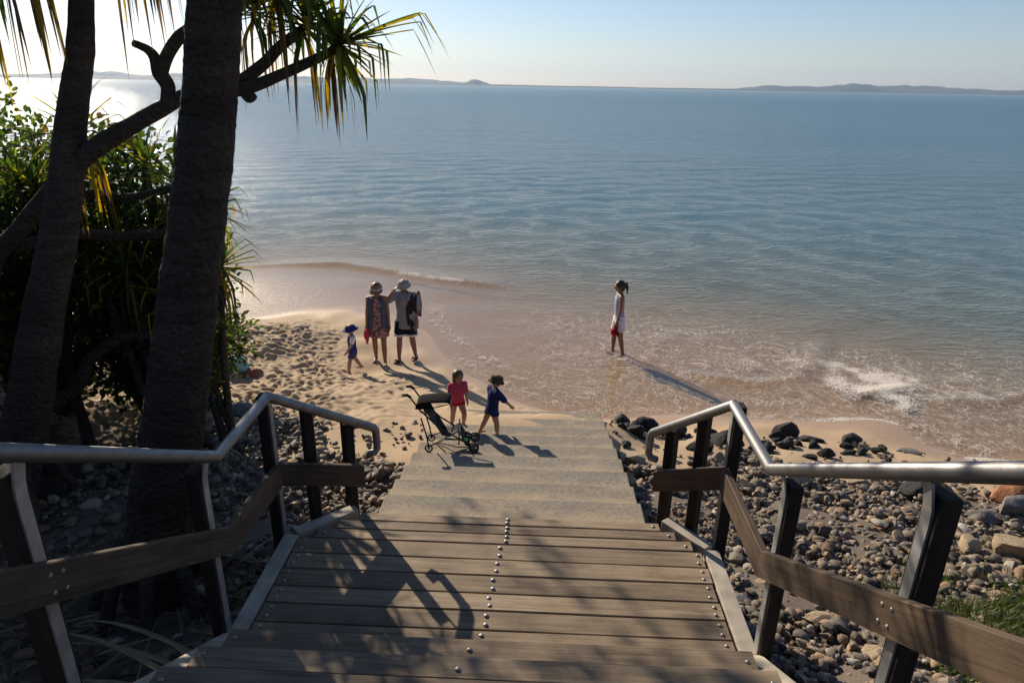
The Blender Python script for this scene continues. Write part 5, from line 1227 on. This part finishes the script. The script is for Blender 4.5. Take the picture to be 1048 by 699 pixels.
z2 = H(-2.88, 11.7)
r, J = build_person('woman in denim vest over a patterned dress, wearing a sun visor', (-2.88, 11.72, z2), 6, 1.60, female=True, skin='skin_tan', legs=((6, -4, 1), (-8, -18, 1)), arms=((2, 8, 7), (4, 10, 8)), nod=16)
T, k, f = J['T'], J['k'], J['f']
garment(J, 'dress', M['print'], (), [(T(0, 0, .37), .124, .098), (T(0, .0, .42), .116, .089), (T(0, .004, k['hip']), .110, .082), (T(0, 0, k['hip']+.12), .088, .064), (T(0, 0, k['sho']-.10), .098, .068), (T(0, 0, k['sho']-.03), .096, .062), (T(0, .004, k['sho']+.02), .06, .046)])
vest = MB()
for s in (1, -1):   # two open fronts joined by a back, with real thickness
    vs = []
    zs = (k['hip']-.03, k['hip']+.05, k['hip']+.14, k['sho']-.1, k['sho']-.02, k['sho']+.03); rx = (.116, .110, .097, .103, .099, .066); ry = (.094, .089, .074, .078, .070, .052)
    for z, a_, b_ in zip(zs, rx, ry):
        for j in range(13):
            t = R(-62+j*(152/12)); c = T(s*a_*math.cos(t)*1.0, b_*math.sin(t), z); vs.append(tuple(c*1.60))
    vest.add(vs, [(i*13+j, i*13+j+1, (i+1)*13+j+1, (i+1)*13+j) for i in range(5) for j in range(12)])
vo = vest.build('vest', M['denim'], J['root'], True); sm_ = vo.modifiers.new('t', 'SOLIDIFY'); sm_.thickness = .012
hair(J, M['hair_brown'], length=.1); lathe_hat(J, 'visor_hat', M['straw'], (1.07, .82), 1.9, -.2, .26, peak=1.2)
hb = MB(); hb.tube([J['hp'](1.09*math.cos(a), 1.09*1.07*math.sin(a), .40)*1.6 for a in np.linspace(0, 2*math.pi, 25)], .011, 6, False); hb.build('hat_band', M['white'], J['root'], True)
ml = Matrix.Translation(r.location) @ Matrix.Rotation(r.rotation_euler.z, 4, 'Z'); s_ = J['hdR']*1.60
mb = MB(); vs = []
for i in range(9):
    z = .05-.30*i/8
    for j in range(15):
        a = 2*math.pi*j/15; rr_ = (.03+.045*math.sin(math.pi*min(1, i/8+.12))**.7)*(1+.25*math.sin(3*a+i)); vs.append((rr_*math.cos(a)*.6, rr_*math.sin(a), z))
mb.add(vs, [(i*15+j, i*15+(j+1) % 15, (i+1)*15+(j+1) % 15, (i+1)*15+j) for i in range(8) for j in range(15)]+[tuple(range(15)), tuple(range(120, 135))])
tw = mb.build('towel', M['pink'], smooth=True); tw.location = ml @ (s_+Vector((0, -.01, -.02))); tag(tw, 'pink towel bunched in the hand of the woman in the denim vest', 'towel')

# small child in a blue hat, walking left over the dents
zk = H(-3.24, 11.16)
r, J = build_person('small child in wide blue hat and blue swim top walking left across the sand', (-3.24, 11.16, zk), -62, .93, kid=True, legs=((24, 8, 4), (-18, -32, 4)), arms=((22, 40, 12), (-10, 8, 12)), nod=10, vox=.0065)
shirt(J, 'swim_top', M['blue'], .0, -.03, .010, sleeves=False, vox=.0075)
for nm, s in (('L', 1), ('R', -1)): garment(J, 'sleeve', M['white'], [(T_ if False else J['sh'+nm], J['sh'+nm].lerp(J['el'+nm], .55), .052, .047)], None, vox=.0075)
shorts(J, 'shorts', M['purple'], .55, .014); ht = lathe_hat(J, 'sun_hat', M['blue'], (1.06, .8), 1.6, -.25, .2)

# girl at the stroller
r, J = build_person('small girl in pink rash top stepping down beside the stroller', (-.95, 7.80, max(DECK-.112*7, H(-.95, 7.8))), 28, .82, kid=True, female=True, legs=((40, -16, 3), (-6, -12, 3)), arms=((4, 14, 8), (24, 30, 14)), lean=6, nod=8, turn=10, vox=.006)
shirt(J, 'rash_top', M['pink'], .75, .01, .010, vox=.007); shorts(J, 'swim_bottoms', M['red'], .16, .012, .05); hair(J, M['hair_brown'], length=.35)
# boy with the dark hat, seen from behind
r, J = build_person('small boy in navy swim top and dark brimmed hat seen from behind on the steps', (-.49, 7.62, DECK-.112*7+.002), 122, .84, kid=True, legs=((-20, -26, 7), (10, 2, 8)), arms=((8, 16, 12), (36, 44, 24)), lean=8, nod=16, vox=.006)
shirt(J, 'swim_top', M['navy'], .95, -.035, .014, vox=.007); shorts(J, 'shorts', M['navy'], .35, .012); lathe_hat(J, 'bucket_hat', M['olive'], (1.06, .85), 1.42, -.35, .2)

# ------------------------------------------------------------------ stroller
M['tube'] = plain('black_frame_tube', (0.015, 0.015, 0.016), 0.4, 0.2, 0.2, 30, 0.05); M['mesh'] = plain('black_seat_cloth', (0.013, 0.013, 0.014), 0.85, 0, 0.3, 60, 0.3)
M['canopy'] = plain('charcoal_canopy_cloth', (0.010, 0.010, 0.010), 1.0, 0, 0.3, 9, 0.4, 0.08, .02); M['tyre'] = plain('wheel_rubber', (0.02, 0.02, 0.02), 0.7); M['hub'] = plain('grey_wheel_hub', (0.16, 0.16, 0.16), 0.5); M['lime'] = plain('lime_plastic', (0.18, 0.55, 0.06), 0.5)
M['print_seat'] = m_print('seat_print', [(0.012, 0.012, 0.013), (0.014, 0.014, 0.015), (0.10, 0.055, 0.03), (0.013, 0.013, 0.013), (0.02, 0.05, 0.06)], 14)
sr = tag(empty('stroller', (-1.17, 6.93, 1.145), R(3)), 'black folding stroller with dark canopy and swivel wheels parked on the concrete steps', 'stroller')
sr.rotation_euler.x = R(-6); sr.scale = (.93, .93, .91)
W = .165
for s in (-1, 1):
    y = s*W
    for nm, pts, rad in (('push_frame', [(-.25, y, .755), (-.22, y, .735), (-.10, y*1.0, .56), (.12, y, .34), (.50, y*.95, .10)], .011), ('rear_leg', [(0, y, .055), (-.02, y, .2), (-.09, y, .46)], .010),
                         ('side_brace', [(0, y, .07), (.2, y, .17), (.40, y, .17)], .008), ('front_strut', [(.36, y, .32), (.38, y, .2), (.37, y, .10)], .009)):
        mb = MB(); mb.tube(pts, rad, 8); mb.build(nm, M['tube'], sr, True)
    mb = MB(); mb.tube([(-.31, y, .755), (-.25, y, .757), (-.205, y, .722)], [.016, .018, .016], 10); mb.build('handle', M['mesh'], sr, True)
    for (wx, wz, rad, offs) in ((0, .05, .052, (-.0,)), (.56, .062, .062, (-.025, .025))):
        for q in offs:
            wr = empty('wheel'); wr.parent = sr; wr.location = (wx, y+q, wz)
            mb = MB(); mb.tube([(rad*.82*math.cos(a), 0, rad*.82*math.sin(a)) for a in np.linspace(0, 2*math.pi, 25)], rad*.2, 8, False); mb.build('tyre', M['tyre'], wr, True)
            mb = MB(); mb.tube([(0, -.008, 0), (0, .008, 0)], rad*.3, 12)
            for a in range(6): mb.tube([(0, 0, 0), (rad*.75*math.cos(a*R(60)), 0, rad*.75*math.sin(a*R(60)))], rad*.07, 6)
            mb.build('rim', M['hub'], wr)
    mb = MB(); mb.tube([(.50, y*.95, .11), (.535, y, .12), (.56, y, .062)], .012, 8); mb.tube([(.56, y-.04, .062), (.56, y+.04, .062)], .007, 8); mb.build('wheel_fork', M['tube'], sr, True)
def slab(name, pts, mat, th, parent, w=W-.012, sag=.0):
    mb = MB(); n = 10; vs = []
    for p in pts:
        for j in range(n+1):
            u = j/n*2-1; vs.append((p[0]-sag*(1-u*u)*.3, u*w, p[1]-sag*(1-u*u)))
    mb.add(vs, [(i*(n+1)+j, i*(n+1)+j+1, (i+1)*(n+1)+j+1, (i+1)*(n+1)+j) for i in range(len(pts)-1) for j in range(n)])
    o = mb.build(name, mat, parent, True); m_ = o.modifiers.new('t', 'SOLIDIFY'); m_.thickness = th; return o
slab('backrest', [(-.06, .58), (.02, .46), (.12, .31), (.17, .22)], M['print_seat'], .014, sr, sag=.05)
slab('seat', [(.17, .22), (.26, .20), (.37, .27)], M['print_seat'], .014, sr, sag=.03)
slab('calf_panel', [(.37, .27), (.42, .17), (.45, .09)], M['mesh'], .01, sr, sag=.01)
slab('footrest', [(.45, .09), (.50, .07)], M['mesh'], .014, sr)
slab('canopy', [(-.15, .575), (-.14, .62), (-.09, .64), (.04, .655), (.16, .665), (.24, .66), (.255, .635)], M['canopy'], .008, sr, W+.012, -.03)
for s in (-1, 1):
    mb = MB(); y = s*(W+.012); mb.add([(-.15, y, .575), (-.14, y, .62), (-.09, y, .64), (.04, y, .655), (.08, y, .58)], [(0, 1, 2, 3, 4)])
    o = mb.build('canopy_side', M['canopy'], sr); m_ = o.modifiers.new('t', 'SOLIDIFY'); m_.thickness = .006
    mb = MB(); mb.tube([(-.10, y, .53), (.08, y, .60), (.24, y, .64)], .007, 6); mb.build('canopy_rib', M['tube'], sr, True)
mb = MB(); mb.tube([(0, -W, .07), (.2, 0, .13), (.40, W, .17)], .007, 8); mb.build('cross_brace', M['tube'], sr, True)
mb = MB(); mb.tube([(0, W, .07), (.2, 0, .115), (.40, -W, .17)], .007, 8); mb.build('cross_brace', M['tube'], sr, True)
mb = MB(); mb.ell((.43, -.06, .115), (.05, .035, .018)); mb.ell((.43, .03, .115), (.05, .03, .018))
lime = MB(); lime.ell((.43, -.05, .12), (.055, .05, .02)); lime.build('foot_strap', M['lime'], sr, True)

# ------------------------------------------------------------------ beach things under the shrub
M['bag_blue'] = plain('pale_blue_bag_cloth', (0.22, 0.42, 0.46), 0.8, 0, .2, 15, .4, .3, .02); M['bag_red'] = cloth('rust_towel', (0.26, 0.115, 0.075)); M['bag_dark'] = cloth('dark_red_bag', (0.16, 0.02, 0.025))
def soft(name, mat, loc, r, seed, label, cat):
    mb = MB(); n = 26; m = 16; vs = []
    for i in range(m+1):
        th = math.pi*(.02+.96*i/m)
        for j in range(n):
            a = 2*math.pi*j/n; d = Vector((math.sin(th)*math.cos(a), math.sin(th)*math.sin(a), math.cos(th))); k_ = 1+.25*noise.noise(d*1.6+Vector((seed, 0, 0)))+.12*noise.noise(d*5+Vector((seed, 4, 0)))
            q = Vector((d.x*r[0], d.y*r[1], max(d.z, -.55)*r[2]))*k_; vs.append(tuple(q))
    mb.add(vs, [(i*n+j, (i+1)*n+j, (i+1)*n+(j+1) % n, i*n+(j+1) % n) for i in range(m) for j in range(n)]+[tuple(range(n)), tuple(reversed(range(m*n, m*n+n)))])
    o = mb.build(name, mat, None, True); o.location = (loc[0], loc[1], H(*loc)+r[2]*.5); return tag(o, label, cat)
b = soft('beach_bag', M['bag_blue'], (-5.0, 10.15), (.28, .2, .2), 2, 'slumped pale blue beach bag on the sand at the edge of the shrubs', 'bag')
hd_ = MB(); hd_.tube([(-.12, -.1, .14), (-.08, -.16, .26), (.06, -.16, .27), (.12, -.1, .15)], .012, 8); hd_.build('handle', M['bag_blue'], b, True)
soft('towel', M['bag_red'], (-4.62, 10.1), (.15, .11, .075), 5, 'rust-coloured towel heaped beside the pale blue beach bag', 'towel')
soft('beach_bag', M['bag_dark'], (-4.95, 9.45), (.22, .12, .09), 8, 'flat dark red bag lying in shade nearer than the blue one', 'bag')
# ------------------------------------------------------------------ a far white boat
bt = tag(empty('boat', (1035, 4200, 0)), 'tiny white boat far out on the horizon right of centre', 'boat')
mb = MB(); mb.loft([((0, 0, -1), 12, 2.2), ((0, 0, 2.2), 14, 3.2)], 20); mb.build('hull', M['white'], bt)
mb = MB(); mb.box((-5, -2, 2.2), (4, 2, 6.5)); mb.build('cabin', M['white'], bt, False, .3)
